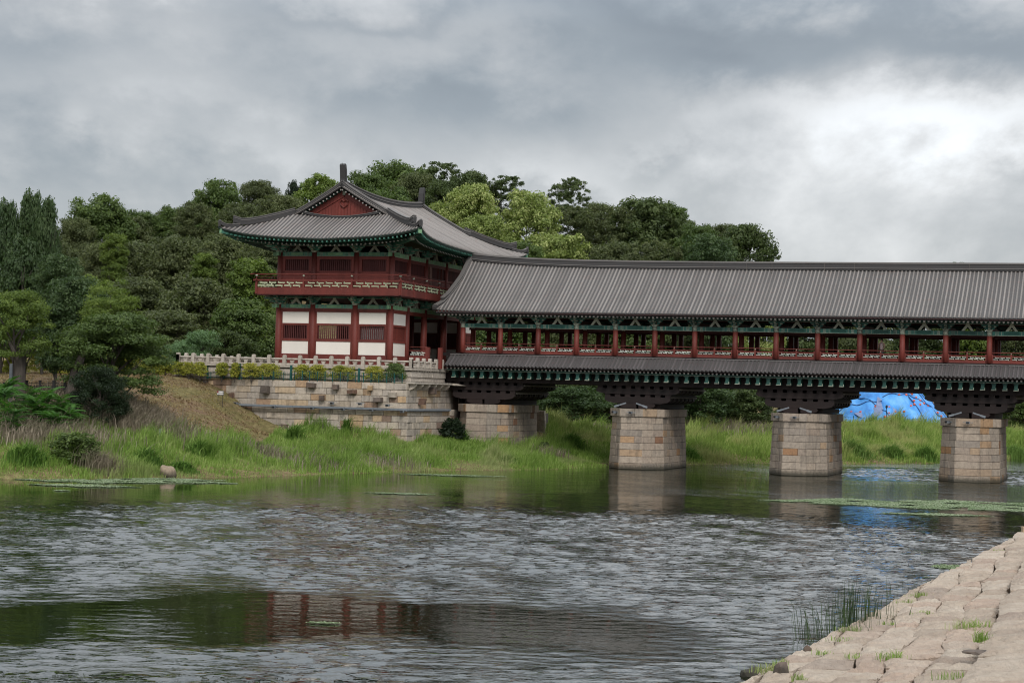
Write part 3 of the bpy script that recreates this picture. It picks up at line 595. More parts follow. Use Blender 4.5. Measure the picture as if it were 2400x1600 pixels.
def lat_panel(mb, a, b, z0, z1, m, thick=.05, cell=.42):
    """meander lattice between plan points a and b (s,t)"""
    a, b = np.array(a, float), np.array(b, float); d = b - a; L_ = np.linalg.norm(d); d /= L_; n = max(1, round(L_ / cell)); c = L_ / n; h = z1 - z0; w_ = h * .20
    def seg(u0, v0, u1, v1):
        P = lambda u, v: (a[0] + d[0] * u, a[1] + d[1] * u, z0 + v); mb.beam(P(u0, v0), P(u1, v1), thick, w_, m, (0, 0, 1)) if abs(v1 - v0) < 1e-6 else mb.beam(P(u0, v0), P(u1, v1), w_, thick, m, (-d[1], d[0], 0))
    for i in range(n):
        u = i * c
        seg(u, h * .26, u + c * .80, h * .26); seg(u + c * .30, h * .74, u + c * 1.08, h * .74)
        seg(u + c * .74, 0, u + c * .74, h * .30); seg(u + c * .36, h * .70, u + c * .36, h)
        seg(u + c * .58, h * .30, u + c * .58, h * .74) if i % 2 else None
def beam_part(parent, a, b, z0, z1, m1, m2, O, th=.22, name='tie_beam'):
    """painted tie beam with banded ends and a plain central field"""
    mb = MB(O); a = np.array(a, float); b = np.array(b, float); d = b - a; L_ = np.linalg.norm(d); d /= L_; zc = (z0 + z1) / 2; h = z1 - z0
    P = lambda u: (a[0] + d[0] * u, a[1] + d[1] * u, zc)
    mb.beam(P(0), P(L_), th, h, m1)
    mb.beam(P(L_ * .30), P(L_ * .70), th + .03, h * .72, m2)
    mb.beam((P(L_ * .0)[0], P(0)[1], z0 - .012), (P(L_)[0], P(L_)[1], z0 - .012), th * .9, .03, PATTERN)
    for f in (.09, .12, .15, .24, .76, .85, .88, .91): mb.beam(P(L_ * (f - .006)), P(L_ * (f + .006)), th + .02, h * .98, PATTERN)
    return mb.obj(name, parent)
def lambda_mesh(m, w_=.44, h=.5, th=.16):
    mb = MB(); mb.prism([(0, h), (-.09, h), (-w_, .0), (-w_ + .20, .0), (0, h - .20)], 1, -th / 2, th / 2, m); mb.prism([(0, h - .20), (w_ - .20, .0), (w_, .0), (.09, h), (0, h)], 1, -th / 2 + .003, th / 2 - .003, m)
    mb.box((-.11, -.12, h), (.11, .12, h + .09), m); return mb.mesh('gable_strut')
def bracket_mesh(green, pale, h=.62, reach=.62, out=.75):
    """column-top bracket set: cap block, two tiers of curved arms each way and tongues that reach outward (-t)"""
    mb = MB()
    mb.prism([(-.15, 0), (.15, 0), (.25, .14), (-.25, .14)], 1, -.22, .22, pale)
    for k, (r, z) in enumerate(((reach * .62, .14), (reach, .14 + h * .34))):
        hh = h * .28
        arm = [(-r, z + hh), (-r, z + hh * .45), (-r * .8, z + hh * .1), (-r * .45, z), (r * .45, z), (r * .8, z + hh * .1), (r, z + hh * .45), (r, z + hh)]
        mb.prism(arm, 1, -.07, .07, green)
        for sg in (-1, 1): mb.box((sg * r - .09, -.10, z + hh), (sg * r + .09, .10, z + hh + .09), pale)
        ro = out * (.62 if k == 0 else 1)
        ton = [(-ro, z + hh * .95), (-ro - .10, z + hh * .6), (-ro + .02, z + hh * .25), (-ro * .5, z), (.3, z), (.3, z + hh)]
        mb.prism(ton, 0, -.075, .075, green); mb.prism([(-ro - .11, z + hh * .72), (-ro - .02, z + hh * .2), (-ro * .5, z - .03), (-ro * .5, z), (-ro + .02, z + hh * .25), (-ro - .09, z + hh * .62)], 0, -.078, .078, pale)
        mb.box((-.11, -ro + .02, z + hh), (.11, -ro + .24, z + hh + .09), pale)
    mb.box((-.08, -.25, .12), (.08, .25, h + .1), green)
    return mb.mesh('bracket')
BR_G = bracket_mesh(GREENB, PATTERN); BR_T = bracket_mesh(TEALB, PATTERN, .60, .60, .7)
LAM = lambda_mesh(STRUT)
def column_mesh(r, h, cap, m, capm, r2=None):
    mb = MB(); r2 = r2 or r * .9; mb.tube([(0, 0, 0), (0, 0, h * .35), (0, 0, h - cap)], [r, r * .99, r2], m, 14, True); mb.tube([(0, 0, h - cap + .001), (0, 0, h)], [r2 * 1.01, r2 * 1.01], capm, 14, True)
    me = mb.mesh('column'); me.polygons.foreach_set('use_smooth', [len(p.vertices) == 4 for p in me.polygons]); return me

# ---------------------------------------------------------------- covered bridge
BAY = 3.14; NB_ = 16; TC = 4.4; SEND = 50.6
def ridge_lift(s): return .62 * math.exp(-((s + 1.0) / 5.5)) + .0 * s
def eave_lift(s): return .10 * math.exp(-(s + 1.8) / 1.2)
def roof_prof(f):  # f: 0 eave .. 1 ridge
    return f * .86 + .14 * f * f
def bridge():
    o = thing('covered_bridge', 'long roofed timber bridge with grey tiles and red columns crossing the river', 'covered bridge', 24, TC, 4.62); O = org(o)
    # columns, four rows
    cme = column_mesh(.215, 2.36, .36, RED, PATTERN)
    for row in (0, 2.4, 6.4, 8.8):
        for i in range(NB_ + 1): inst(cme, 'column', o, (i * BAY - O[0], row - O[1], 8.66 - O[2]))
    # beams, struts, brackets on the two outer rows
    for row, sg in ((0, 1), (8.8, -1)):
        for i in range(NB_):
            beam_part(o, (i * BAY + .2, row), ((i + 1) * BAY - .2, row), 10.70, 11.0, TEALB, TEAL2, O)
            if row == 0 or i % 4 == 0: inst(LAM, 'gable_strut', o, ((i + .5) * BAY - O[0], row - O[1], 11.02 - O[2]))
        for i in range(NB_ + 1): inst(BR_T, 'bracket', o, (i * BAY - O[0], row - O[1], 10.98 - O[2]), (0, 0, 0 if sg > 0 else math.pi))
        mb = MB(O); mb.box((-1.0, row - .1, 11.52), (SEND, row + .1, 11.66), TEAL); mb.box((-1.0, row - .1 - sg * .02, 11.50), (SEND, row + .1 - sg * .02, 11.53), PATTERN); mb.obj('purlin', o)
        mb = MB(O); mb.tube([(-1.2, row - sg * .62, 11.72), (SEND, row - sg * .62, 11.72)], .11, TEAL, 10); mb.obj('purlin', o, True)
    for row in (2.4, 6.4):
        mb = MB(O); mb.box((-.3, row - .12, 10.55), (SEND - .3, row + .12, 10.95), DARKRED); mb.obj('inner_beam', o)
        mb = MB(O); mb.box((-.3, row - .12, 11.6), (SEND - .3, row + .12, 11.9), DARKRED); mb.obj('inner_beam', o)
    for i in range(NB_ + 1):
        mb = MB(O); mb.box((i * BAY - .12, -.1, 11.0), (i * BAY + .12, 8.9, 11.35), DARKRED); mb.obj('cross_beam', o)
    # deck
    mb = MB(O); mb.box((-1.6, -.12, 8.40), (SEND, 8.92, 8.66), TIMBER); mb.obj('deck', o)
    # railing: red rails and white meander lattice, a panel either side of a mid post
    for row in (-.05, 8.85):
        for i in range(NB_):
            r = MB(O); a, b = i * BAY + .2, (i + 1) * BAY - .2; r.box((a, row - .05, 8.66), (b, row + .05, 8.88), RED); r.box((a, row - .06, 9.13), (b, row + .06, 9.22), RED)
            r.tube([(a, row, 9.44), (b, row, 9.44)], .032, RED, 6); mid = (a + b) / 2; r.box((mid - .06, row - .07, 8.66), (mid + .06, row + .07, 9.34), RED)
            for e_ in (a + .03, b - .03): r.box((e_ - .04, row - .05, 8.66), (e_ + .04, row + .05, 9.3), RED)
            ro = r.obj('railing', o)
            if row < 0 or i < 3:
                l = MB(O); lat_panel(l, (a + .1, row - .03), (mid - .08, row - .03), 8.90, 9.12, LATTICEW, .04, .46); lat_panel(l, (mid + .08, row - .03), (b - .1, row - .03), 8.90, 9.12, LATTICEW, .04, .46); l.obj('lattice', ro)
            c_ = MB(O); c_.tube([(mid, row, 9.33), (mid, row, 9.41)], [.03, .06], PATTERN, 6); c_.obj('finial', ro)
    # upper roof
    te, tr = -1.4, TC; ze, zr = 11.90, 15.72
    def prof(s, n=9, side=1):
        vl = -1.15 - .62 * 0
        return [((te + (tr - te) * f) if side > 0 else (2 * TC - (te + (tr - te) * f)), ze + (zr - ze) * roof_prof(f) + eave_lift(s) * (1 - f) + ridge_lift(s) * f) for f in np.linspace(0, 1, n)]
    def s_left(f): return -1.95 + .85 * min(1, f * 1.6) ** .6      # the verge flares outward at the eave
    roof = MB(O)
    S = [-1.9, -1.5, -1.1, -.5, 0, .5, 1, 2, 3, 4.5, 6, 8, 10, 13, 16, 20, 25, 30, 40, SEND]
    for side in (1, -1):
        V = []; al = []
        for s in S:
            for k, (t_, z) in enumerate(prof(s, 9, side)):
                f = k / 8; V.append((max(s, s_left(f)) if s < -.9 else s, t_, z)); al.append(f * 6.9)
        F = [(i * 9 + k, i * 9 + k + 1, (i + 1) * 9 + k + 1, (i + 1) * 9 + k) for i in range(len(S) - 1) for k in range(8)]; roof.add(V, F, TILEPAN, al)
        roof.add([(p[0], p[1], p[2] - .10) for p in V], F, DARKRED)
    ro = roof.obj('roof', o, True)
    n = int((SEND + 1.8) / .30)
    for i in range(n):
        s = -1.80 + i * .30; mb = MB(O); P = [(s + max(0, s_left(k / 8) - s + .12), t_, z + .01) for k, (t_, z) in enumerate(prof(s, 9))]
        if P[0][0] > s + .02 and P[-1][0] > s + .02: P = [p for p in P]
        q = 0
        half_pipe(P, .072, TILE, mb, 5); half_pipe([(s + .15, te - .02, ze - .035), (s + .15, te + .10, ze + .02)], .07, TILEPAN, mb, 4)
        mb.obj('tile_row', ro, True)
    mb = MB(O)
    for i in range(n): s = -1.80 + i * .30; half_pipe([(s, t_, z + .01) for t_, z in prof(s, 4, -1)], .082, TILE, mb, 4)
    bk = mb.obj('back_tile_rows', ro, True); bk['kind'] = 'stuff'
    # eave edge and rafters
    mb = MB(O); mb.box((-1.85, te + .03, ze - .13), (SEND, te + .13, ze - .03), TILEDARK); mb.box((-1.85, te + .10, ze - .21), (SEND, te + .22, ze - .13), TIMBER); mb.obj('eave_board', ro)
    rm = MB(); rm.tube([(0, -1.32 + .1, -.02), (0, 1.9, .98)], .085, DARKRED, 8, True, capm=RAFTEND); rme = rm.mesh('rafter')
    for i in range(int((SEND + 1.5) / .314)): inst(rme, 'rafter', ro, (-1.45 + i * .314 - O[0], 0 - O[1], 11.66 - O[2]))
    # ridge and verges
    mb = MB(O)
    S2 = [-1.15, -.6, 0, 1, 2, 3.5, 5, 7, 9, 12, 16, 22, 30, 40, SEND]
    for (hw, z0, z1, mm) in ((.20, -.02, .10, TILEDARK), (.24, .10, .15, TILECAP), (.17, .15, .47, TILEDARK), (.22, .47, .52, TILECAP), (.13, .52, .60, TILECAP)):
        V = []
        for s in S2:
            zb = zr + ridge_lift(s)
            for dx, dz in ((-hw, z0), (hw, z0), (hw, z1), (-hw, z1)): V.append((s, tr + dx, zb + dz))
        F = [(i * 4 + k, i * 4 + (k + 1) % 4, (i + 1) * 4 + (k + 1) % 4, (i + 1) * 4 + k) for i in range(len(S2) - 1) for k in range(4)] + [(0, 1, 2, 3)]; mb.add(V, F, mm)
    mb.obj('ridge', ro)
    for side in (1, -1):
        mb = MB(O); P = prof(-1.4, 9, side)
        for hw, z0, z1, mm, cut in ((.16, 0, .20, TILEDARK, 0), (.2, .20, .25, TILECAP, 0), (.13, .25, .36, TILEDARK, 1), (.17, .36, .41, TILECAP, 1)):
            V = []; K = [k for k in range(9) if k >= cut]
            for k in K:
                t_, z = P[k]; s_ = s_left(k / 8) + .02; tip = .16 * math.exp(-(k - cut) / .6)
                for dx, dz in ((-hw, z0), (hw, z0), (hw, z1), (-hw, z1)): V.append((s_ + dx, t_, z + dz + tip))
            F = [(i * 4 + k, i * 4 + (k + 1) % 4, (i + 1) * 4 + (k + 1) % 4, (i + 1) * 4 + k) for i in range(len(K) - 1) for k in range(4)] + [(0, 1, 2, 3)]; mb.add(V, F, mm)
        t_, z = P[0]; sg = side; s_ = s_left(0)
        mb.prism([(t_ - sg * .18, z + .02), (t_ - sg * .22, z + .22), (t_ - sg * .10, z + .42), (t_ + sg * .05, z + .34), (t_ + sg * .08, z + .02)], 0, s_ - .13, s_ + .17, TILEDARK)
        mb.obj('verge_ridge', ro)
    mb = MB(O); mb.add([(-.95, te + .5, ze + .1), (-.95, 2 * TC - te - .5, ze + .1), (-.95, TC, zr + .5)], [(0, 1, 2)], DARKRED); mb.obj('gable_wall', o)
    # skirt roof below the deck
    ts, zt, zb = -1.55, 8.50, 7.60
    for side in (1, -1):
        T = lambda t_: t_ if side > 0 else 2 * TC - t_
        mb = MB(O); pr = [(-.06, zt), (-.55, 8.17), (-1.05, 7.87), (ts, zb)]
        V = []; al = []
        for s in (-1.0, SEND):
            for k, (t_, z) in enumerate(pr): V.append((s, T(t_), z)); al.append(k * .6)
        mb.add(V, [(k, k + 1, 4 + k + 1, 4 + k) for k in range(3)], TILEPAN, al); mb.add([(v[0], v[1], v[2] - .09) for v in V], [(k, k + 1, 4 + k + 1, 4 + k) for k in range(3)], TIMBER)
        sk = mb.obj('skirt_roof', o)
        if side > 0:
            for i in range(int((SEND + .9) / .30)):
                s = -.88 + i * .30; mb = MB(O); half_pipe([(s, t_, z + .01) for t_, z in pr], .08, TILESK, mb, 5); half_pipe([(s + .15, ts - .02, zb - .03), (s + .15, ts + .1, zb + .02)], .07, TILEPAN, mb, 4); mb.obj('skirt_tile_row', sk, True)
            rm2 = MB(); rm2.tube([(0, -1.40, 0), (0, -.1, .62)], .075, TIMBER, 8, True, capm=RAFTEND); rme2 = rm2.mesh('skirt_rafter')
            for i in range(int((SEND + .8) / .314)): inst(rme2, 'skirt_rafter', sk, (-.75 + i * .314 - O[0], -O[1], 7.40 - O[2]))
            # green corbels, four to a bay
            cm = MB(); cm.box((-.17, -1.02, .38), (.17, -.10, .60), TEAL); cm.box((-.12, -1.0, .06), (.12, -.10, .38), TEAL); cm.prism([(-1.06, .10), (-1.06, .0), (-.95, -.05), (-.10, -.05), (-.10, .06)], 0, -.155, .155, TEAL)
            cm.box((-.175, -1.075, -.06), (.175, -1.03, -.015), PATTERN); cm.box((-.19, -1.05, .58), (.19, -.9, .62), PATTERN); cm.box((.135, -1.07, -.03), (.175, -1.03, .12), PATTERN)
            cme2 = cm.mesh('corbel')
            for i in range(4 * NB_ + 1): inst(cme2, 'corbel', sk, (-.35 + i * BAY / 4 - O[0], -O[1], 6.74 - O[2]))
            mb = MB(O); mb.box((-.9, -1.08, 7.24), (SEND, -.86, 7.36), TEAL); mb.box((-.9, -1.10, 7.225), (SEND, -1.06, 7.25), PATTERN); mb.obj('skirt_purlin', sk)
        mb = MB(O)
        for i in range(int(SEND / 1.6)): mb.box((-1.0 + i * 1.6, T(-.16), 8.50), (.57 + i * 1.6, T(.06), 8.56 + .012 * (i % 2)), TILECAP)
        mb.obj('skirt_cap_tiles', sk)
        mb = MB(O); mb.box((-1.0, T(-.10), 8.38), (SEND, T(.02), 8.52), TILEDARK); mb.obj('skirt_ridge', sk)
    # girders
    for k in range(7): t_ = .05 + k * 1.45; mb = MB(O); mb.box((-1.2, t_ - .22, 6.37), (SEND, t_ + .22, 7.15), TIMBER); mb.obj('girder', o)
    mb = MB(O); mb.box((-1.2, -.12, 6.45), (SEND, 8.92, 8.39), TIMBER); mb.obj('deck_frame', o)
    for k in range(int(SEND / 1.57)): pass
    # corbelled timber stacks on each pier
    def bull(mb, s0, s1, t0, t1, z0, z1, m, r=.5):
        h = z1 - z0; rr = r
        pr_ = [(s0, z1), (s0, z0 + h * .55), (s0 + rr * .3, z0 + h * .22), (s0 + rr, z0), (s1 - rr, z0), (s1 - rr * .3, z0 + h * .22), (s1, z0 + h * .55), (s1, z1)]
        mb.prism(pr_, 1, t0, t1, m)
    for c in PIERS:
        half = ((3.3, 5.72, 6.12), (2.6, 5.02, 5.5))
        for hl, z0, z1 in half:
            for k in range(14):
                t_ = -.12 + k * .66; mb = MB(O); bull(mb, c - hl + (.05 if k % 2 else 0), c + hl - (.05 if k % 2 else 0), t_, t_ + .34, z0, z1, TIMBER, .75); mb.obj('corbel_beam', o)
            mb = MB(O); mb.box((c - hl + .1, -.1, z1), (c + hl - .1, 8.9, z1 + .03), TIMBER); mb.box((c + hl - .35, .2, z1 - .02), (c + hl + .02, 9.1, z1 + .09), PALETIMBER); mb.box((c - hl, .2, z1 - .02), (c - hl + .3, 9.1, z1 + .09), PALETIMBER); mb.obj('bearing_plank', o)
        for z0, z1, hl in ((6.13, 6.37, 3.1), (5.52, 5.72, 2.5)):
            n = int(2 * hl / .77)
            for k in range(n + 1):
                s_ = c - hl + .1 + k * (2 * hl - .2) / n; mb = MB(O)
                mb.box((s_ - .22, -.06, z0), (s_ + .22, 8.86, z1), TIMBER); mb.obj('packing_block', o)
        for sg in (-1, 1):
            for t_ in (-.1, 2.2, 4.4, 6.6, 8.4):
                mb = MB(O); prf = [(c + sg * .1, 5.02), (c + sg * .1, 4.64), (c + sg * .95, 4.64), (c + sg * 1.3, 4.74), (c + sg * 1.42, 4.90), (c + sg * 1.32, 5.02)]
                mb.prism(prf, 1, t_, t_ + .4, TIMBER); mb.obj('bolster', o)
        mb = MB(O); mb.box((c + 1.0, .3, 4.64), (c + 1.7, 8.6, 5.0), TIMBER); mb.box((c - 1.7, .3, 4.64), (c - 1.0, 8.6, 5.0), TIMBER); mb.obj('sole_plate', o)
    # thin wires tied over the ridge
    for s_ in (19.3, 21.9, 23.9, 28.0, 30.3, 35.7, 38.9):
        mb = MB(O); mb.box((s_ - .007, tr - .27, zr - .18), (s_ + .007, tr - .255, zr + .52), PALETIMBER); mb.box((s_ - .05, tr - .42, zr - .25), (s_ + .03, tr - .36, zr - .2), PALETIMBER); mb.obj('ridge_wire', ro)
TEAL2 = mat_paint('deep_teal_paint', (.014, .062, .048), .3, 2.2, .6, (.1, .2, .15), .2); TILESK = mat_tile('skirt_tile_clay', (.088, .078, .078))
bridge()

# ---------------------------------------------------------------- gate pavilion
PS, PT = -8.9, 4.45
def pavilion():
    o = thing('gate_pavilion', 'two-storey red and white pavilion with a sweeping grey tiled gable-and-hip roof', 'pavilion', PS, PT, 7.24); O = org(o)
    CS = [PS - 4.75, PS - 1.8, PS + 1.8, PS + 4.75]; CT = [-5.25, -1.8, 2.1, 6.8, 10.7, 14.15]
    def wall_run(fn):
        for i in range(3): fn((CS[i], CT[0]), (CS[i + 1], CT[0]), 'front', i); fn((CS[i + 1], CT[-1]), (CS[i], CT[-1]), 'back', i)
        for i in range(5): fn((CS[-1], CT[i]), (CS[-1], CT[i + 1]), 'right', i); fn((CS[0], CT[i + 1]), (CS[0], CT[i]), 'left', i)
    def unit(a, b): a, b = np.array(a, float), np.array(b, float); d = b - a; L_ = np.linalg.norm(d); d /= L_; return a, b, d, L_, np.array([d[1], -d[0]])
    def slab(mb, a, d, nr, u0, u1, z0, z1, n0, n1, m):
        P = [a + d * u0 + nr * n0, a + d * u1 + nr * n0, a + d * u1 + nr * n1, a + d * u0 + nr * n1]
        mb.add([(p[0], p[1], z0) for p in P] + [(p[0], p[1], z1) for p in P], [(0, 3, 2, 1), (4, 5, 6, 7), (0, 1, 5, 4), (1, 2, 6, 5), (2, 3, 7, 6), (3, 0, 4, 7)], m)
    # columns
    lo = column_mesh(.27, 4.86, .03, RED, RED, .245); hi = column_mesh(.25, 3.25, .03, RED, RED, .235)
    for i, s in enumerate(CS):
        for j, t in enumerate(CT):
            if i in (0, 3) or j in (0, 5): inst(lo, 'column', o, (s - O[0], t - O[1], 0)); inst(hi, 'column', o, (s - O[0], t - O[1], 12.95 - O[2]))
    for s in CS[1:3]:
        for t in (2.1, 6.8): inst(lo, 'column', o, (s - O[0], t - O[1], 0))
    # stone plinth
    mb = MB(O); mb.box((CS[0] - .45, CT[0] - .45, 7.245), (CS[-1] + .45, CT[-1] + .45, 7.45), STONEPALE); mb.obj('plinth', o)
    # ground storey: bays of plaster above and below a barred window
    def lower(a, b, side, i):
        a, b, d, L_, nr = unit(a, b)
        openbay = side == 'right' and i in (1, 2, 3) or side == 'left' and i == 2
        mb = MB(O)
        slab(mb, a, d, nr, .15, L_ - .15, 11.52, 11.82, -.10, .10, RED)
        if openbay:
            slab(mb, a, d, nr, .15, L_ - .15, 7.45, 7.95, -.08, .08, RED); mb.obj('wall_frame', o); return
        f0, f1 = .34, L_ - .34
        slab(mb, a, d, nr, .15, L_ - .15, 7.45, 8.21, -.09, .09, RED)
        slab(mb, a, d, nr, .15, L_ - .15, 9.22, 9.40, -.10, .10, RED); slab(mb, a, d, nr, .15, L_ - .15, 10.46, 10.62, -.10, .10, RED)
        slab(mb, a, d, nr, .15, f0, 8.0, 11.6, -.085, .085, RED); slab(mb, a, d, nr, f1, L_ - .15, 8.0, 11.6, -.085, .085, RED)
        slab(mb, a, d, nr, f0 - .02, f0 + .10, 9.3, 10.5, -.105, .105, RED); slab(mb, a, d, nr, f1 - .10, f1 + .02, 9.3, 10.5, -.105, .105, RED)
        mb.obj('wall_frame', o)
        for z0, z1 in ((8.2, 9.23), (10.61, 11.53)):
            p = MB(O); slab(p, a, d, nr, f0 - .01, f1 + .01, z0, z1, -.05, .05, PLASTER); p.obj('plaster_panel', o)
        w_ = MB(O); n = max(4, round((f1 - f0 - .2) / .165))
        slab(w_, a, d, nr, f0 + .1, f1 - .1, 9.40, 9.44, -.05, .05, DARKRED); w = w_.obj('barred_window', o)
        for k in range(n):
            u = f0 + .1 + (k + .5) * (f1 - f0 - .2) / n; q = MB(O); slab(q, a, d, nr, u - .035, u + .035, 9.42, 10.47, -.04, .04, DARKRED if side != 'right' else RED); q.obj('window_bar', w)
        if side == 'right' and i == 0 or side == 'front' and i == 2 or side in ('back', 'left'):
            q = MB(O); slab(q, a, d, nr, f0 + .1, f1 - .1, 9.42, 10.47, -.20, -.14, PLASTER2 if side == 'front' else DARKRED); q.obj('shutter_or_dark_backing', o)  # back and left panels are backings added to keep the interior dark
    wall_run(lower)
    def upper(a, b, side, i):
        a, b, d, L_, nr = unit(a, b); f0, f1 = .45 if side in ('front', 'back') else .28, 0; f1 = L_ - f0
        mb = MB(O); slab(mb, a, d, nr, .12, L_ - .12, 12.95, 14.70, -.08, .08, RED); slab(mb, a, d, nr, .12, L_ - .12, 15.66, 15.92, -.09, .09, RED)
        slab(mb, a, d, nr, .12, f0, 14.6, 15.7, -.08, .08, RED); slab(mb, a, d, nr, f1, L_ - .12, 14.6, 15.7, -.08, .08, RED)
        slab(mb, a, d, nr, f0, f1, 14.70, 14.76, -.1, .11, RED); mb.obj('wall_frame', o)
        w_ = MB(O); slab(w_, a, d, nr, f0, f1, 14.70, 15.66, -.16, -.08, DARKRED); w = w_.obj('upper_window', o); n = max(5, round((f1 - f0) / .165))
        if side == 'right' and i == 2:
            for k in (.12, .62, .8): q = MB(O); u = f0 + (f1 - f0) * k; slab(q, a, d, nr, u, u + .5 if k < .2 else u + .08, 13.4, 15.66, -.06, .1, PALEDOOR if k < .2 else RED); q.obj('door_leaf', o)
        for k in range(n):
            u = f0 + (k + .5) * (f1 - f0) / n; q = MB(O); slab(q, a, d, nr, u - .035, u + .035, 14.75, 15.67, -.07, .0, DARKRED); q.obj('window_bar', w)
    wall_run(upper)
    # painted beams and bracket sets on both storeys
    for z0, zt in ((11.83, 12.12), (15.93, 16.24)):
        def bm_(a, b, side, i):
            a2, b2, d, L_, nr = unit(a, b)
            m2 = PALEGREEN; beam_part(o, a2 + d * .22, b2 - d * .22, z0, zt, GREENB if side in ('front', 'back') else PALEGREEN, m2, O, .24)
            mid = (a2 + b2) / 2; inst(LAM, 'gable_strut', o, (mid[0] - O[0], mid[1] - O[1], zt - O[2] + .01), (0, 0, math.atan2(d[1], d[0])), (1.05, 1, .92))
            mb = MB(O); slab(mb, a2, d, nr, -.9, L_ + .9, zt + .50, zt + .64, -.10, .10, GREEN); slab(mb, a2, d, nr, -.9, L_ + .9, zt + .475, zt + .505, .07, .125, PATTERN); mb.obj('purlin', o)
            for e_, sg in ((a2, -1), (b2, 1)):
                if (e_[0] in (CS[0], CS[-1])) and (e_[1] in (CT[0], CT[-1])):
                    mb = MB(O); c = e_ + d * sg * .2; e2 = e_ + d * sg * .62; mb.beam((c[0], c[1], (z0 + zt) / 2), (e2[0], e2[1], (z0 + zt) / 2 - .02), .2, zt - z0, PALEGREEN); mb.obj('beam_end', o)
        wall_run(bm_)
        for i, s in enumerate(CS):
            for j, t in enumerate(CT):
                if not (i in (0, 3) or j in (0, 5)): continue
                rots = []
                if j == 0: rots.append(0)
                if j == 5: rots.append(math.pi)
                if i == 3: rots.append(math.pi / 2)
                if i == 0: rots.append(-math.pi / 2)
                for r in rots: inst(BR_G, 'bracket', o, (s - O[0] + (.003 if r else 0), t - O[1] + (.003 if r else 0), zt - O[2] - .03), (0, 0, r), (1.0, 1.15, 1.0))
                if len(rots) == 2: inst(BR_G, 'bracket', o, (s - O[0], t - O[1], zt - O[2] - .035), (0, 0, sum(rots) / 2 if set(rots) != {math.pi, -math.pi / 2} else -math.pi * .75), (.8, 1.6, 1.0))
    # dark ceilings closing both storeys
    mb = MB(O); mb.box((CS[0] - .8, CT[0] - .8, 12.78), (CS[-1] + .8, CT[-1] + .8, 12.95), DARKRED); mb.obj('upper_floor', o)
    mb = MB(O); mb.box((CS[0] + .1, CT[0] + .1, 16.72), (CS[-1] - .1, CT[-1] - .1, 16.8), DARKRED); mb.obj('ceiling', o)
    # balcony
    B0, B1 = (PS - 6.0, -7.0), (PS + 6.2, 15.9)
    for a, b, n in (((B0[0], B0[1]), (B1[0], B0[1]), 3), ((B1[0], B0[1]), (B1[0], B1[1]), 8), ((B1[0], B1[1]), (B0[0], B1[1]), 3), ((B0[0], B1[1]), (B0[0], B0[1]), 8)):
        a, b, d, L_, nr = unit(a, b); mb = MB(O)
        slab(mb, a, d, nr, 0, L_, 12.80, 13.34, -.12, .0, RED); slab(mb, a, d, nr, -.25, L_ + .25, 13.84, 13.97, -.10, .03, RED); slab(mb, a, d, nr, 0, L_, 12.74, 12.82, -.5, -.05, DARKRED)
        h = .0; p0, p1 = a + nr * .02 - d * .5, b + nr * .02 + d * .5; mb.tube([(p0[0], p0[1], 14.37), (p1[0], p1[1], 14.37)], .045, RED, 6)
        q0, q1 = a + nr * .02, b + nr * .02; mb.tube([(q0[0], q0[1], 14.15), (q1[0], q1[1], 14.15)], .02, DARKRED, 5)
        ba = mb.obj('balcony_rail', o)
        for k in range(n):
            u0, u1 = L_ * k / n, L_ * (k + 1) / n; lp = MB(O); lat_panel(lp, a + d * (u0 + .14) - nr * .05, a + d * (u1 - .14) - nr * .05, 13.38, 13.82, LATTICE, .07, .80 if n == 3 else .62); lp.obj('lattice', ba)
        for k in range(n + 1):
            u = L_ * k / n; q = MB(O); slab(q, a, d, nr, u - .07, u + .07, 12.82, 14.0, -.13, .02, RED)
            c = a + d * u - nr * .04; q.tube([(c[0], c[1], 14.0), (c[0], c[1], 14.2)], .04, RED, 6); q.obj('rail_post', ba)
            q = MB(O); q.tube([(c[0], c[1], 14.18), (c[0], c[1], 14.24), (c[0], c[1], 14.33)], [.04, .10, .09], PATTERN, 8); q.obj('finial', ba)
    mb = MB(O); mb.box((B0[0] + .1, B0[1] + .1, 12.86), (B1[0] - .1, B1[1] - .1, 12.96), DARKRED); mb.obj('balcony_floor', o)
    # ---- roof
    HA, HB, GB = 8.5, 13.35, 8.75      # half width, half length, half distance between verges
    def lift(q): return .56 * math.exp(-q / 1.9) + .54 * math.exp(-q / 9.0)
    def prof(e): return .50 * e + .0071 * e * e
    def pull(q): return .42 * (1 - math.exp(-q / 2.6))
    def zmain(a, b, e):      # a: half width coordinate, b: |t| coordinate, both from the centre
        z = 16.85 + prof(e) + lift(max(HB - b, 0)) * max(0, 1 - e / 9.5) ** 1.3
        return z - .55 * max(0, 1 - (b / 8.9) ** 2) * max(0, (e - 1.5) / 7) ** 1.5
    def zhip(a, b, e): return -.36 * (max(0, e - 1) / 3.6) ** 1.5 * max(0, 1 - (a / 4.2) ** 2) + 16.85 + prof(e) + lift(max(HA - a, 0)) * max(0, 1 - e / 9.5) ** 1.3
    def pt_main(t, e, sg):   # main slopes face +-s
        b = abs(t - PT); e0 = pull(max(HB - b, 0)); ee = e0 + e * (8.5 - e0) / 8.5; a = HA - ee; return (PS + sg * a, t, zmain(a, b, e))
    def pt_hip(s, e, sg):
        a = abs(s - PS); e0 = pull(max(HA - a, 0)); ee = e0 + e * (4.6 - e0) / 4.6 if e < 4.6 else e; b = HB - ee; return (s, PT + sg * b, zhip(a, b, e))
    def emax_main(t): b = abs(t - PT); return 8.5 if b <= GB else max(0.0, HB - b)
    def emax_hip(s): a = abs(s - PS); return 4.6 if a <= HA - 4.6 else max(0.0, HA - a)
    roof = MB(O)
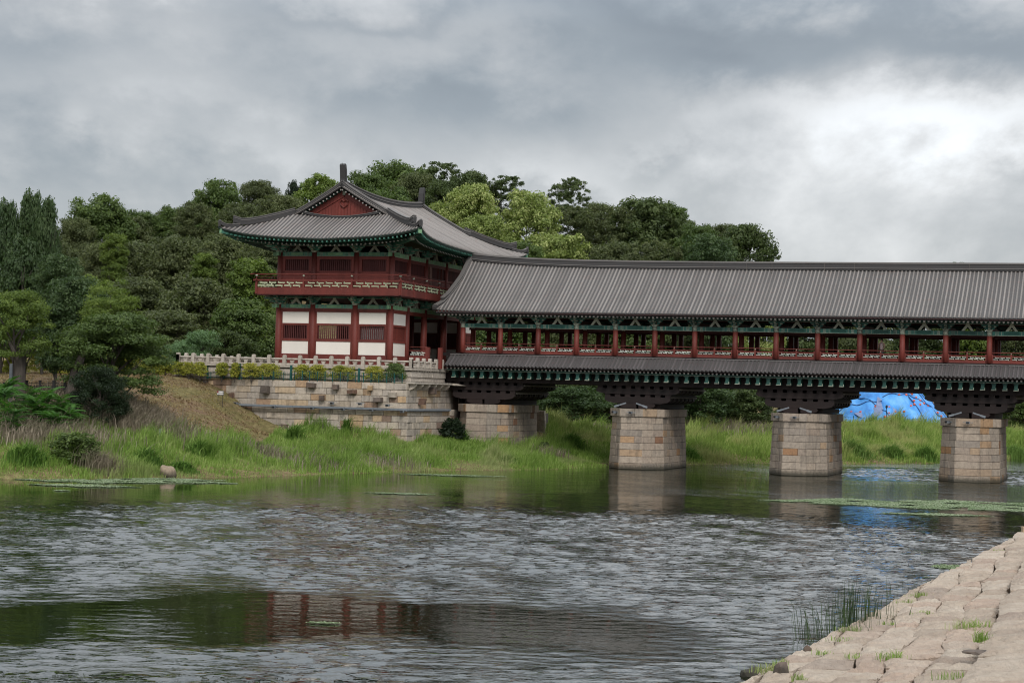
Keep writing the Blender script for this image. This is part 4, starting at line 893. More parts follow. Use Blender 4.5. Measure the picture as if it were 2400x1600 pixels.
    for sg in (1, -1):
        ts = sorted(set(list(np.linspace(PT - HB, PT + HB, 73)) + [PT - GB - .01, PT - GB, PT + GB, PT + GB + .01])); V = []; al = []
        for t in ts:
            for k in range(9): e = emax_main(t) * k / 8; V.append(pt_main(t, e, sg)); al.append(e * 1.15)
        F = [(i * 9 + k, i * 9 + k + 1, (i + 1) * 9 + k + 1, (i + 1) * 9 + k) for i in range(len(ts) - 1) for k in range(8)]; roof.add(V, F, TILEPAN, al)
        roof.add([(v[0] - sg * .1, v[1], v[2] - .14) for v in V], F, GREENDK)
        ss = np.linspace(PS - HA, PS + HA, 49); V = []; al = []
        for s in ss:
            for k in range(7): e = emax_hip(s) * k / 6; V.append(pt_hip(s, e, sg)); al.append(e * 1.15)
        F = [(i * 7 + k, i * 7 + k + 1, (i + 1) * 7 + k + 1, (i + 1) * 7 + k) for i in range(len(ss) - 1) for k in range(6)]; roof.add(V, F, TILEPAN, al)
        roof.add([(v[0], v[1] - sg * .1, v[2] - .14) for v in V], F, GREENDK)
    ro = roof.obj('roof', o, True)
    hidden = MB(O)
    def row(P, side, vis):
        mb = MB(O) if vis else hidden; half_pipe(P, .076, TILE, mb, 5, side)
        if vis: mb.obj('tile_row', ro, True)
    for sg in (1, -1):
        n = int(2 * HB / .31)
        for i in range(n + 1):
            t = PT - HB + .12 + i * .31; em = emax_main(t)
            if em > .25: row([pt_main(t, em * f - (.06 if f == 0 else 0), sg) for f in np.linspace(0, 1, 8)], (0, 1, 0), sg > 0)
        n = int(2 * HA / .31)
        for i in range(n + 1):
            s = PS - HA + .12 + i * .31; em = emax_hip(s)
            if em > .2: row([pt_hip(s, em * f - (.06 if f == 0 else 0), -sg) for f in np.linspace(0, 1, 6)], (1, 0, 0), sg > 0)
    h = hidden.obj('rear_tile_rows', ro, True); h['kind'] = 'stuff'
    # eave board, square upper rafters and round lower rafters
    sq = MB(); sq.box((-.055, -1.05, -.07), (.055, .25, .05), GREEN); sq.box((-.058, -1.06, -.073), (.058, -1.045, .053), GREEN); sqm = sq.mesh('flying_rafter')
    rd = MB(); rd.tube([(0, -.15, -.1), (0, 2.9, 1.0)], .075, GREENDK, 8, True, capm=RAFTEND); rdm = rd.mesh('rafter')
    def eave(kind, sg):
        n = int((2 * (HB if kind == 'm' else HA)) / .37)
        for i in range(n + 1):
            if kind == 'm':
                t = PT - HB + .2 + i * (2 * HB - .4) / n; p = pt_main(t, 0, sg); q = abs(t - PT) - (HB - 4); rz = math.pi / 2 if sg > 0 else -math.pi / 2; fan = .55 * max(0, q / 4) * (1 if t > PT else -1) * sg
            else:
                s = PS - HA + .2 + i * (2 * HA - .4) / n; p = pt_hip(s, 0, sg); q = abs(s - PS) - (HA - 4); rz = 0 if sg < 0 else math.pi; fan = .55 * max(0, q / 4) * (1 if s > PS else -1) * (1 if sg < 0 else -1)
            dirv = (math.sin(rz + fan) * 1, -math.cos(rz + fan))
            inst(sqm, 'flying_rafter', ro, (p[0] - dirv[0] * 1.15 - O[0], p[1] - dirv[1] * 1.15 - O[1], p[2] - .24 - .10 * min(1, max(0, q / 4)) - O[2]), (0, 0, rz + fan), (1, 1, 1))
            cq = min(1, max(0, q / 4)); inst(rdm, 'rafter', ro, (p[0] - dirv[0] * .95 - O[0], p[1] - dirv[1] * .95 - O[1], p[2] - .40 - .18 * cq - O[2]), (0, 0, rz + fan), (1, 1 - .45 * cq, 1 - .85 * cq))
    eave('m', 1); eave('h', -1); eave('m', -1)
    for kind, sg in (('m', 1), ('m', -1), ('h', 1), ('h', -1)):
        mb = MB(O); rngs = np.linspace(PT - HB, PT + HB, 50) if kind == 'm' else np.linspace(PS - HA, PS + HA, 34); V = []
        for x in rngs:
            p = pt_main(x, 0.02, sg) if kind == 'm' else pt_hip(x, .02, sg); dv = (sg, 0) if kind == 'm' else (0, sg)
            for dn, dz in ((0, -.02), (0, -.09), (-.10, -.19), (-.2, -.19), (-.2, -.02)): V.append((p[0] + dv[0] * dn, p[1] + dv[1] * dn, p[2] + dz))
        F = [(i * 5 + k, i * 5 + (k + 1) % 5, (i + 1) * 5 + (k + 1) % 5, (i + 1) * 5 + k) for i in range(len(rngs) - 1) for k in range(5)]
        mb.add(V, F, EAVEEDGE); mb.obj('eave_board', ro)
    # corner beams
    for sa in (1, -1):
        for sb in (1, -1):
            c = (PS + sa * (HA - .15), PT + sb * (HB - .15), 17.62); i_ = (PS + sa * (HA - 4.2), PT + sb * (HB - 4.2), 17.0)
            mb = MB(O); mb.beam(i_, c, .26, .34, GREEN); mb.beam((c[0] - sa * .03, c[1] - sb * .03, c[2]), (c[0] + sa * .03, c[1] + sb * .03, c[2] + .004), .28, .36, PALEGREEN)
            c2 = (PS + sa * (HA - 1.15), PT + sb * (HB - 1.15), 17.18); mb.beam((i_[0], i_[1], 16.75), c2, .3, .32, GREEN); mb.beam((c2[0] - sa * .03, c2[1] - sb * .03, c2[2]), (c2[0] + sa * .02, c2[1] + sb * .02, c2[2]), .32, .34, PATTERN); mb.obj('corner_beam', ro)
    # banded ridges
    def banded(path, name, layers, tipend=None, taper=None):
        mb = MB(O); pts = [np.array(p, float) for p in path]
        for hw, z0, z1, mm in layers:
            V = []
            for i, p in enumerate(pts):
                d = pts[min(i + 1, len(pts) - 1)] - pts[max(i - 1, 0)]; d[2] = 0; d /= np.linalg.norm(d); r = np.array([-d[1], d[0], 0])
                for a, dz in ((-hw, z0), (hw, z0), (hw, z1), (-hw, z1)): V.append(p + r * a + np.array([0, 0, dz]))
            n_ = len(pts); F = [(i * 4 + k, i * 4 + (k + 1) % 4, (i + 1) * 4 + (k + 1) % 4, (i + 1) * 4 + k) for i in range(n_ - 1) for k in range(4)] + [(0, 3, 2, 1), tuple((n_ - 1) * 4 + k for k in range(4))]; mb.add(V, F, mm)
        return mb.obj(name, ro)
    LAY = ((.20, -.05, .12, TILEDARK), (.25, .12, .17, TILECAP), (.17, .17, .34, TILEDARK), (.22, .34, .39, TILECAP), (.11, .39, .47, TILECAP))
    LAYS = ((.17, -.08, .16, TILEDARK), (.21, .16, .21, TILECAP), (.14, .21, .28, TILEDARK), (.12, .28, .34, TILECAP))
    rp = [(PS, t, zmain(0, abs(t - PT), 8.5) + .0) for t in np.linspace(PT - GB + .1, PT + GB - .1, 21)]
    banded(rp, 'main_ridge', LAY)
    for sb in (-1, 1):
        t = PT + sb * (GB - .05); z = zmain(0, GB, 8.5); mb = MB(O)
        pf = [(t + sb * -.30, z + .0), (t - sb * .28, z + .55), (t - sb * .20, z + 1.15), (t - sb * .05, z + 1.62), (t + sb * .15, z + 1.70), (t + sb * .30, z + 1.58), (t + sb * .20, z + 1.0), (t + sb * .12, z + .5), (t + sb * .16, z - .15)]
        mb.prism(pf, 0, PS - .22, PS + .22, TILEDARK); mb.prism([(p[0] * .5 + t * .5, p[1] * .8 + z * .2 + .1) for p in pf], 0, PS - .26, PS + .26, TILEDARK)
        mb.tube([(PS, t + sb * .26, z + 1.6), (PS, t + sb * .36, z + 1.78)], [.03, .01], TILEDARK, 5); mb.obj('ridge_finial', ro)
        for sa in (-1, 1):
            vp = []
            for e in np.linspace(8.45, 3.7, 12):
                p = pt_main(PT + sb * (GB - .02), e, sa); x = (8.45 - e) / 4.75; vp.append((p[0], p[1], p[2] + .10 * math.exp(-x / .08) + .14 * max(0, (x - .85) / .15) ** 2))
            banded(vp, 'verge_ridge', ((.19, -.05, .08, TILEDARK), (.23, .08, .12, TILECAP), (.16, .12, .24, TILEDARK), (.19, .24, .28, TILECAP), (.10, .28, .34, TILECAP)))
            # tile ends and little rafters that line the verge over the gable
            mb = MB(O); rr = MB(O); nn = 26
            for k in range(nn):
                e = 8.3 - k * 4.0 / nn; p = pt_main(PT + sb * (GB - .02), e, sa)
                half_pipe([(p[0], p[1] + sb * .36, p[2] - .09), (p[0], p[1] - sb * .1, p[2] + .02)], .075, TILE, mb, 5, (1, 0, -.55 * sa))
                if k % 2 == 0: rr.tube([(p[0] - sa * .12, p[1] + sb * .25, p[2] - .27), (p[0] - sa * .12, p[1] - sb * .5, p[2] - .22)], .065, GREENDK, 8, True, capm=RAFTEND)
            V = []
            for e in np.linspace(8.5, 3.9, 10):
                p = pt_main(PT + sb * (GB - .02), e, sa)
                for dn, dz in ((.34, -.12), (-.2, -.04), (-.2, -.16), (.30, -.18)): V.append((p[0], p[1] + sb * dn, p[2] + dz))
            mb.add(V, [(i * 4 + k, i * 4 + (k + 1) % 4, (i + 1) * 4 + (k + 1) % 4, (i + 1) * 4 + k) for i in range(9) for k in range(4)], TILEDARK)
            mb.obj('verge_tiles', ro); rr.obj('verge_rafters', ro)
            # hip ridge in two steps with turned-up ends
            hp = []
            for e in np.linspace(4.45, .9, 9):
                s_ = PS + sa * (HA - e); b = HB - e; z = max(zhip(HA - e, b, e), zmain(HA - e, b, e)); x = (4.45 - e) / 3.55; hp.append((s_, PT + sb * b, z + .14 + .10 * x + .30 * max(0, (x - .8) / .2) ** 2))
            banded(hp, 'hip_ridge', ((.16, -.22, .12, TILEDARK), (.2, .12, .17, TILECAP), (.13, .17, .26, TILEDARK), (.15, .26, .31, TILECAP)))
            hp = []
            for e in np.linspace(1.25, .12, 6):
                s_ = PS + sa * (HA - e); b = HB - e; x = (1.25 - e) / 1.13; hp.append((s_, PT + sb * b, zhip(HA - e, b, e) + .02 + .26 * max(0, (x - .5) / .5) ** 2))
            banded(hp, 'hip_ridge', ((.15, -.10, .12, TILEDARK), (.19, .12, .17, TILECAP)))
            mb = MB(O); s_ = PS + sa * (HA - .1); t_ = PT + sb * (HB - .1); z = 17.98
            mb.prism([(t_ - sb * .18, z), (t_ - sb * .2, z + .3), (t_ - sb * .02, z + .52), (t_ + sb * .08, z + .42), (t_ + sb * .06, z)], 0, s_ - .1, s_ + .1, TILEDARK)
            s2, t2_ = PS + sa * (HA - .95), PT + sb * (HB - .95); z = 17.95; mb.prism([(t2_ - sb * .16, z), (t2_ - sb * .18, z + .62), (t2_ - sb * .02, z + .88), (t2_ + sb * .08, z + .78), (t2_ + sb * .06, z)], 0, s2 - .1, s2 + .1, TILEDARK); mb.obj('ridge_end_tile', ro)
        # gable
        tg = PT + sb * (GB - .42); zb = zhip(0, HB - 4.6, 4.6) - .1; hw = 4.0; zt = 21.42
        g = MB(O); g.add([(PS - hw - .5, tg, zb - .3), (PS + hw + .5, tg, zb - .3), (PS, tg, zt + .2), (PS - hw - .5, tg - sb * .1, zb - .3), (PS + hw + .5, tg - sb * .1, zb - .3), (PS, tg - sb * .1, zt + .2)], [(0, 1, 2), (5, 4, 3), (0, 3, 4, 1), (1, 4, 5, 2), (2, 5, 3, 0)], RED)
        ga = g.obj('gable_wall', ro)
        for k in range(-10, 11):
            x = k * .27; top = zt - .62 - abs(x) * .60
            if top > zb + .2: q = MB(O); q.box((PS + x - .02, tg, zb - .1), (PS + x + .02, tg + sb * .035, top), RED); q.obj('batten', ro)
        for sa in (1, -1): q = MB(O); q.beam((PS + sa * .0, tg + sb * .05, zt - .42), (PS + sa * 3.7, tg + sb * .05, zb + .02), .07, .42, RED); q.obj('barge_board', ro)
        q = MB(O)
        for sa in (1, -1): q.tube([(PS, tg + sb * .10, zt - 1.55), (PS + sa * .30, tg + sb * .10, zt - 1.30), (PS + sa * .34, tg + sb * .10, zt - 1.05), (PS + sa * .17, tg + sb * .10, zt - .92), (PS + sa * .02, tg + sb * .10, zt - 1.06)], .05, RED, 6)
        q.box((PS - .11, tg + sb * .06, zt - .55), (PS + .11, tg + sb * .16, zt - .02), PATTERN); q.obj('gable_ornament', ro)
        fp = [(PS + x, PT + sb * (HB - 4.55), zhip(abs(x), HB - 4.6, 4.6) + .0 + .012 * x * x) for x in np.linspace(-3.8, 3.8, 11)]
        banded(fp, 'foot_ridge', ((.14, -.05, .10, TILEDARK), (.18, .10, .15, TILECAP)))
EAVEEDGE = mat_paint('eave_edge_paint', (.045, .075, .062), .35, 3, .7, (.06, .05, .045), .5)
PLASTER2 = mat_paint('shutter_pale', (.30, .27, .26), .1, 2, .8, (.2, .2, .2), .2); PALEDOOR = mat_paint('brown_door', (.17, .085, .065), .15, 3, .7, (.1, .06, .05), .3)
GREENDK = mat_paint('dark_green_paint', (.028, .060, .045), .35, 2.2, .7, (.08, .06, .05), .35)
pavilion()
def porch_rail():
    o = thing('porch_railing', 'short red railing with white lattice between the pavilion and the bridge', 'railing', -2.6, -4, 7.9); O = org(o)
    mb = MB(O); mb.box((-2.95, -4.1, 7.9), (-1.5, -3.95, 8.25), RED); mb.box((-2.95, -4.08, 8.62), (-1.5, -3.97, 8.70), RED); mb.tube([(-2.95, -4.02, 8.95), (-1.5, -4.02, 8.95)], .03, RED, 6); mb.obj('rail', o)
    for s, t_ in ((-1.45, -4.0), (-1.0, -2.4)): mb = MB(O); mb.box((s - .15, t_ - .15, 7.3), (s + .15, t_ + .15, 8.95), RED); mb.obj('post', o)
    lp = MB(O); lat_panel(lp, (-2.9, -4.03), (-1.65, -4.03), 8.29, 8.58, LATTICEW, .04, .45); lp.obj('lattice', o)
    mb = MB(O); mb.box((-2.95, -4.15, 7.3), (-1.4, -3.85, 7.9), DARKRED); mb.obj('base', o)
porch_rail()

# ---------------------------------------------------------------- trees
def crown_mesh(name, kind, rx, rz, dens, leaf, per, seed, gap=.0, shape='round', nC=None):
    """leaf quads gathered on billowing clumps that fill an uneven crown; base of the crown at z=0, top at 2*rz"""
    r = np.random.default_rng(seed); total = dens * per
    nC = nC or (150 if gap >= .4 else (85 if gap else 120))
    d = r.normal(size=(nC, 3)); d /= np.linalg.norm(d, axis=1)[:, None]; d[:, 2] = np.where(d[:, 2] < -.55, -d[:, 2], d[:, 2])
    lobes = r.normal(size=(7, 3)); lobes /= np.linalg.norm(lobes, axis=1)[:, None]; la = r.uniform(-.22, .22, 7)
    f = 1 + (np.maximum(0, d @ lobes.T) ** 4 * la).sum(1); Rk = r.uniform(.16, .31, nC) * (.55 if gap >= .4 else 1)
    rad = r.uniform(.12, 1, nC) ** .40 * f * (1 - Rk * .85); c = d * rad[:, None]
    if shape == 'cone': k = 1 - .46 * np.clip((c[:, 2] + 1) / 2, 0, 1) ** 1.8; c[:, 0] *= k; c[:, 1] *= k; Rk = Rk * (.55 + .45 * k)
    if shape == 'dome': c[:, 2] = np.where(c[:, 2] < -.2, r.uniform(-.3, .3, nC), c[:, 2])
    ext = np.abs(c[:, :2]) + Rk[:, None]; c[:, :2] /= max(.3, np.percentile(ext.max(1), 90)); zt_ = c[:, 2] + Rk * .8; top = np.percentile(zt_, 95); bot = (c[:, 2] - Rk * .8).min(); c[:, 2] = np.minimum(c[:, 2], top - Rk * .8 + .03); c[:, 2] = (c[:, 2] - bot) / (top - bot) * 2 - 1
    fl = .5 if shape == 'flat' else .85
    if shape == 'flat': Rk = Rk * 1.3; c[:, 2] = np.where(r.uniform(size=nC) < .7, np.round(c[:, 2] / .22) * .22, c[:, 2]) + r.normal(size=nC) * .05
    cnt = np.maximum(8, (total * Rk ** 2 / (Rk ** 2).sum()).astype(int)); P = []; Nn = []; rn = []
    for i in range(nC):
        m = cnt[i]; S = 16; sv = r.normal(size=(S, 3)); sv /= np.linalg.norm(sv, axis=1)[:, None]; sv[:, 2] = np.where(sv[:, 2] < -.3, -sv[:, 2] * .6, sv[:, 2]); sb = r.uniform(0, 1, S)
        pick = r.integers(0, S, m); v = r.normal(size=(m, 3)); v /= np.linalg.norm(v, axis=1)[:, None]; lv = sv[pick] * .70 + v * .52 * r.uniform(.3, 1, m)[:, None] ** .5
        P.append(c[i] + lv * Rk[i] * np.array([1, 1, fl])); Nn.append(lv * 1.1 + v * .35); rn.append(.25 * r.uniform() + .30 * sb[pick] + .45 * r.uniform(0, 1, m))
    P = np.concatenate(P) * np.array([rx, rx, rz]); P[:, 2] += rz; Nn = np.concatenate(Nn); rn = np.concatenate(rn); n = len(P)
    dn = Nn + r.normal(size=(n, 3)) * .62 + np.array([0, 0, .3]); dn /= np.linalg.norm(dn, axis=1)[:, None]
    a = np.cross(dn, r.normal(size=dn.shape)); a /= np.linalg.norm(a, axis=1)[:, None]; b = np.cross(dn, a); L_ = leaf * r.uniform(.5, 1.1, (n, 1)); W = L_ * r.uniform(.4, .75, (n, 1))
    L_ = L_ * np.where(r.uniform(size=(n, 1)) < .1, 1.25, 1.0)
    V = np.stack([P - a * L_ * .5, P + b * W * .5 - a * L_ * .05, P + a * L_ * .5, P - b * W * .5 - a * L_ * .05], 1).reshape(-1, 3)
    return big_mesh(name, V, quads=np.arange(len(V)).reshape(-1, 4), mat=LEAF[kind], attr=np.repeat(rn, 4))
def trunk_mesh(h, ch, rx, r0, seed, nl=9):
    """trunk from z=0 to the crown with limbs that reach into it; crown starts at h"""
    r = random.Random(seed); mb = MB(); bend = [(r.uniform(-.3, .3) * k / 5, r.uniform(-.3, .3) * k / 5) for k in range(6)]
    pts = [(bend[k][0], bend[k][1], -1.2 + (h + ch * .75 + 1.2) * k / 5) for k in range(6)]; mb.tube(pts, [r0 * (1.15 - k * .19) for k in range(6)], BARK, 8)
    for i in range(nl):
        z = h * .75 + (ch * .55) * i / nl; a = i * 2.4 + r.random(); l = rx * r.uniform(.5, .95); b = pts[min(5, int(i / nl * 5))]
        mid = (b[0] + math.cos(a) * l * .5, b[1] + math.sin(a) * l * .5, z + l * .35); end = (b[0] + math.cos(a) * l, b[1] + math.sin(a) * l, z + l * .85)
        mb.tube([(b[0], b[1], z - .3), mid, end], [r0 * .38, r0 * .24, .03], BARK, 5)
        for j in range(2): a2 = a + r.uniform(-.9, .9); mb.tube([mid, (mid[0] + math.cos(a2) * l * .4, mid[1] + math.sin(a2) * l * .4, mid[2] + l * .45)], [r0 * .18, .02], BARK, 4)
    me = mb.mesh('trunk'); return me
# prototypes: unit crowns 10 m wide (rx=5) and 10 m tall (rz=5), scaled per tree
PROTO = {}
def proto(kind, shape, leaf, dens, gap=0, seed=1):
    k = (kind, shape, leaf, gap, seed)
    if k not in PROTO: PROTO[k] = crown_mesh('crown', kind, 5, 5, dens, leaf, 16, seed, gap, shape)
    return PROTO[k]
TR = {}
def tree(name, label, cx, ytop, wpx, Y, spec, zb=None, low=.12, cat='tree', group=None, x_off=0, r0=.22):
    P = at(cx, ytop, Y); base = float(ground(P[0], P[1])[0]) if zb is None else zb; H = P[2] - base; W = wpx / FPX * Y
    o = wthing(name, label, cat, (P[0], P[1], base), random.uniform(0, 6.28), group)
    h0 = H * low; ch = H - h0
    c2 = min(ch, W * 1.12) if spec[1] != 'cone' else ch; z1 = H - c2
    inst(proto(*spec), 'crown', o, (0, 0, z1), (0, 0, 0), (W / 10, W / 10, c2 / 10.2))
    if z1 - h0 > c2 * .12: inst(proto(*spec), 'lower_crown', o, (0, 0, max(h0, z1 - c2 * .62)), (0, 0, 2.1), (W / 9.2, W / 9.2, c2 / 10.2))
    k = (spec[0], spec[1], round(low, 1))
    tm = TR.get(k)
    if tm is None: tm = TR[k] = trunk_mesh(10 * low, 10 * (1 - low), 4.2, .32, len(TR) + 3)
    inst(tm, 'trunk', o, (0, 0, 0), (0, 0, 0), (W / 10, W / 10, H / 10)); return o
D1 = ('dark', 'round', .42, 1250, 0, 1); D2 = ('dark', 'dome', .44, 1150, .25, 2); OL1 = ('olive', 'round', .34, 1700, 0, 3); OL2 = ('olive', 'round', .36, 1500, 0, 4); OLS = ('olive', 'round', .38, 700, .5, 5)
G1 = ('green', 'round', .42, 1300, 0, 6); G2 = ('green', 'round', .42, 1050, .2, 7); BR = ('bright', 'round', .5, 850, .2, 8); FL = ('flower', 'round', .42, 1350, 0, 9); FL2 = ('flower', 'round', .42, 1350, .1, 12)
CN = ('blue', 'cone', .40, 1500, 0, 10); DS = ('dark', 'round', .40, 800, .45, 11); BL = ('blue', 'round', .42, 1000, 0, 13); WI = ('willow', 'round', .40, 900, 0, 14); CF = ('conifer', 'cone', .5, 700, 0, 15)
def build_trees():
    T = tree
    G = 'wooded hill behind the pavilion'
    # skyline, from left to right
    L_ = [(235, 447, 175, 228, G2, 'open airy green tree on the skyline, between the tall dark spires and the dip'),
          (330, 487, 110, 235, G1, 'small skyline tree in the dip right of the open airy tree'),
          (180, 505, 130, 222, OL1, 'low olive tree on the skyline right beside the dark spires'), (300, 500, 150, 232, OL1, 'olive skyline tree filling the dip in the wood'), (420, 478, 130, 236, G1, 'green skyline tree between the dip and the dark domed crown'),
          (130, 560, 150, 215, OL1, 'rounded olive tree behind the tall dark spires at the left'),
          (385, 492, 110, 240, OL1, 'dull olive skyline tree below the first dark domed crown'),
          (500, 412, 150, 240, G2, 'dark domed green tree on the skyline, left of the roof tip'),
          (455, 470, 120, 226, OL1, 'olive tree under the dark domed crown, left of the roof tip'),
          (610, 418, 120, 246, OL1, 'brownish olive tree on the skyline above the left roof tip'),
          (560, 470, 150, 222, OL1, 'grey olive tree just above the left eave of the pavilion'),
          (690, 415, 60, 250, CF, 'small dark conifer poking up on the skyline left of the roof finial'),
          (745, 404, 130, 246, BR, 'yellowish green skyline tree touching the front roof finial'),
          (660, 450, 150, 226, OL1, 'olive tree behind the left slope of the pavilion gable'),
          (860, 395, 130, 252, G1, 'green tree on the skyline just right of the front roof finial'),
          (945, 370, 190, 262, G1, 'highest tree on the hill, broad and dark green, between the roof finials'),
          (1030, 378, 130, 262, DS, 'loose dark tree on the hilltop above the rear roof finial'),
          (1105, 392, 130, 262, D2, 'dark hilltop tree right of the rear roof finial'),
          (1190, 410, 110, 262, DS, 'thin dark tree at the right shoulder of the hilltop'),
          (1040, 415, 110, 240, D1, 'rounded dark tree right behind the rear roof finial'),
          (900, 430, 170, 236, G1, 'mid green tree showing between the two roof finials'),
          (1110, 422, 150, 222, FL, 'largest pale yellow-green flowering tree, left crown of the pair above the ridge'),
          (1235, 438, 180, 220, FL2, 'broad pale flowering tree, right crown of the pair above the ridge'),
          (1040, 468, 90, 226, FL, 'small pale flowering crown beside the rear slope of the pavilion roof'),
          (1135, 495, 130, 212, FL, 'low pale flowering crown over the rear corner of the pavilion roof'),
          (1320, 540, 165, 210, FL2, 'pale flowering bush-like tree just above the bridge ridge'),
          (1230, 560, 110, 205, G1, 'green tree tucked between the pavilion roof corner and the bridge ridge'),
          (1335, 414, 100, 240, DS, 'tall slender tree with a see-through crown, right of the flowering pair'),
          (1345, 480, 120, 236, OLS, 'sparse grey-green tree under the slender crown'),
          (1425, 480, 150, 234, OLS, 'sparse bare-branched olive tree above the middle of the bridge ridge'),
          (1510, 450, 190, 236, D2, 'wide dark tree with a stepped skyline right of the slender tree'),
          (1590, 500, 120, 236, DS, 'loose dark tree on the falling skyline above the bridge'),
          (1445, 560, 180, 210, OL1, 'low dull green tree behind the bridge ridge, left'),
          (1545, 560, 150, 208, OLS, 'low brownish sparse tree behind the bridge ridge, middle'),
          (1635, 518, 120, 226, G1, 'green tree in front of the falling skyline'),
          (1660, 542, 160, 208, BL, 'bright mid green tree standing against the bridge ridge'),
          (1745, 516, 170, 222, D1, 'big dark tree where the wood ends on the right'),
          (1800, 572, 70, 222, DS, 'last small dark tree at the right end of the wood'),
          (2250, 612, 60, 330, G1, 'tiny tree top peeping over the bridge ridge at the right'),
          (2170, 618, 80, 330, DS, 'thin row of twigs peeping over the ridge at the right'),
          (1700, 520, 130, 228, OL1, 'olive tree filling the skyline left of the big dark tree'), (1570, 470, 110, 240, G1, 'green tree on the falling skyline right of the wide dark tree'), (1400, 470, 130, 246, OL1, 'olive tree behind the sparse bare-branched tree'), (980, 400, 130, 250, OL1, 'olive tree filling in under the highest hilltop trees'), (800, 430, 130, 240, OL1, 'olive tree directly behind the pavilion gable'),
          # slopes of the hill left of the pavilion
          (250, 560, 140, 205, OL1, 'olive tree on the slope under the open airy skyline tree'),
          (205, 640, 110, 190, BR, 'bright leaning tree with a dark hollow, left of the olive slope'),
          (330, 560, 200, 208, OL1, 'wide dusky olive tree in the middle of the left slope'),
          (420, 545, 190, 206, OL1, 'dusky olive tree right of the middle of the left slope'),
          (270, 545, 70, 200, BR, 'small yellow-green crown standing out on the left slope'),
          (520, 545, 190, 204, OL1, 'grey olive tree below the left eave of the pavilion roof'),
          (480, 590, 80, 198, BR, 'small bright crown below the left eave'),
          (330, 640, 220, 190, OL2, 'dark olive cherry tree low on the left slope'),
          (460, 640, 230, 188, OL2, 'broad spreading dusky cherry tree, centre of the left slope'),
          (590, 600, 140, 190, BR, 'bright green tree right beside the upper balcony'),
          (400, 720, 220, 178, OL2, 'low dark cherry tree above the hedge'),
          (590, 690, 200, 178, G2, 'leafy green tree pressed against the left side of the pavilion'),
          (530, 770, 150, 172, D1, 'dark tree in the shade left of the pavilion base'),
          (640, 560, 120, 196, OL1, 'olive tree seen past the left corner of the upper storey'),
          (300, 760, 170, 168, D1, 'dark tree low behind the spreading foreground tree'),
          (150, 760, 200, 172, D1, 'dark shady tree behind the foreground trees at left'),
          (30, 700, 180, 170, D1, 'dark shady tree at the far left behind the golden hedge'),
          # behind the bridge gallery
          (1180, 690, 200, 200, G1, 'green tree filling the first openings of the gallery'), (1330, 690, 180, 204, OL1, 'olive tree behind the gallery, third bay'),
          (1480, 700, 180, 206, G1, 'green tree behind the gallery, fifth bay'), (1620, 690, 170, 210, OL1, 'olive tree behind the gallery, sixth and seventh bays'),
          (1760, 690, 160, 214, FL, 'yellow-green tree behind the gallery right of the middle'), (1890, 700, 170, 220, D1, 'dark tree behind the gallery, ninth bay'),
          (2020, 700, 170, 262, OL1, 'grey olive tree behind the gallery above the tarpaulin'), (2150, 700, 170, 268, D1, 'dark tree behind the gallery right of the tarpaulin top'),
          (2280, 700, 160, 262, BR, 'bright green tree behind the second bay from the right edge'), (2400, 690, 170, 258, OL1, 'olive tree behind the gallery at the right edge'),
          # under the bridge
          (1345, 900, 190, 190, BL, 'pale-leaved tree in shadow under the bridge beside the first pier'), (1290, 860, 160, 196, D1, 'dark tree under the bridge behind the abutment'),
          (1430, 860, 180, 198, D1, 'dark tree behind the widest visible pier'), (1640, 880, 180, 190, BL, 'dark bush-like tree under the bridge between the first two river piers'), (1760, 900, 150, 192, D2, 'lighter leafy tree at the left of the middle pier'),
          (1560, 860, 140, 196, D1, 'black-green tree in the shade right of the first river pier'), (1700, 850, 200, 200, D1, 'deep shaded tree under the deck'),
          (2400, 930, 120, 232, G1, 'green tree at the right edge beyond the last pier'), (2330, 960, 90, 236, D1, 'dark bush right of the last pier')]
    for i, (cx, yt, wp, Y, sp, lb) in enumerate(L_):
        lowf = .02 if Y < 235 and yt > 430 else .06
        z = None
        if 1200 < cx and 640 < yt < 720: z = 3.5
        T('broadleaf_tree' if sp is not CF else 'conifer_tree', lb, cx, yt, wp, Y, sp, zb=z, low=.02 if yt > 520 else .10, group=G if yt < 800 and cx < 1850 else 'trees beyond the bridge')
    # tall spires at the left
    for cx, yt, wp, Y, lb in ((14, 455, 125, 150, 'leftmost of the tall dark upright trees, cut by the frame'), (72, 432, 115, 152, 'tallest dark upright tree with a pointed tip'), (112, 450, 105, 150, 'dark upright tree right of the tallest spire'),
                              (50, 540, 170, 148, 'bulky dark blue-green tree under the three spires'), (140, 590, 130, 138, 'blue-green leaning tree below the right spire'), (175, 640, 170, 134, 'blue-green rounded tree behind the spreading foreground tree')):
        T('upright_tree', lb, cx, yt, wp, Y, CN if yt < 560 else BL, low=.03, group='dark blue-green trees at the left')
    T('zelkova_tree', 'yellow-green layered tree at the left edge above the iron fence', 38, 668, 175, 126, ('bright', 'flat', .30, 1900, .1, 21), low=.27, group='trees in front of the hedge')
    T('zelkova_tree', 'tiered dark-centred tree with bright outer leaves in front of the hedge', 270, 712, 270, 128, ('green', 'flat', .30, 2300, .1, 22), low=.12, group='trees in front of the hedge')
    T('zelkova_tree', 'leafy upper crown leaning right above the tiered tree', 262, 655, 150, 130, ('bright', 'flat', .30, 1300, .15, 23), low=.45, group='trees in front of the hedge')
    T('yew_bush', 'nearly black evergreen bush hanging over the bank under the tiered tree', 238, 850, 150, 123, ('conifer', 'round', .30, 1700, 0, 24), low=.0, cat='bush', group=None)
    T('willow_tree', 'feathery pale willow behind the left end of the balustrade', 462, 768, 120, 165, WI, low=.05)
    T('willow_tree', 'lower pale willow left of the feathery willow', 410, 800, 90, 163, WI, low=.05)
build_trees()

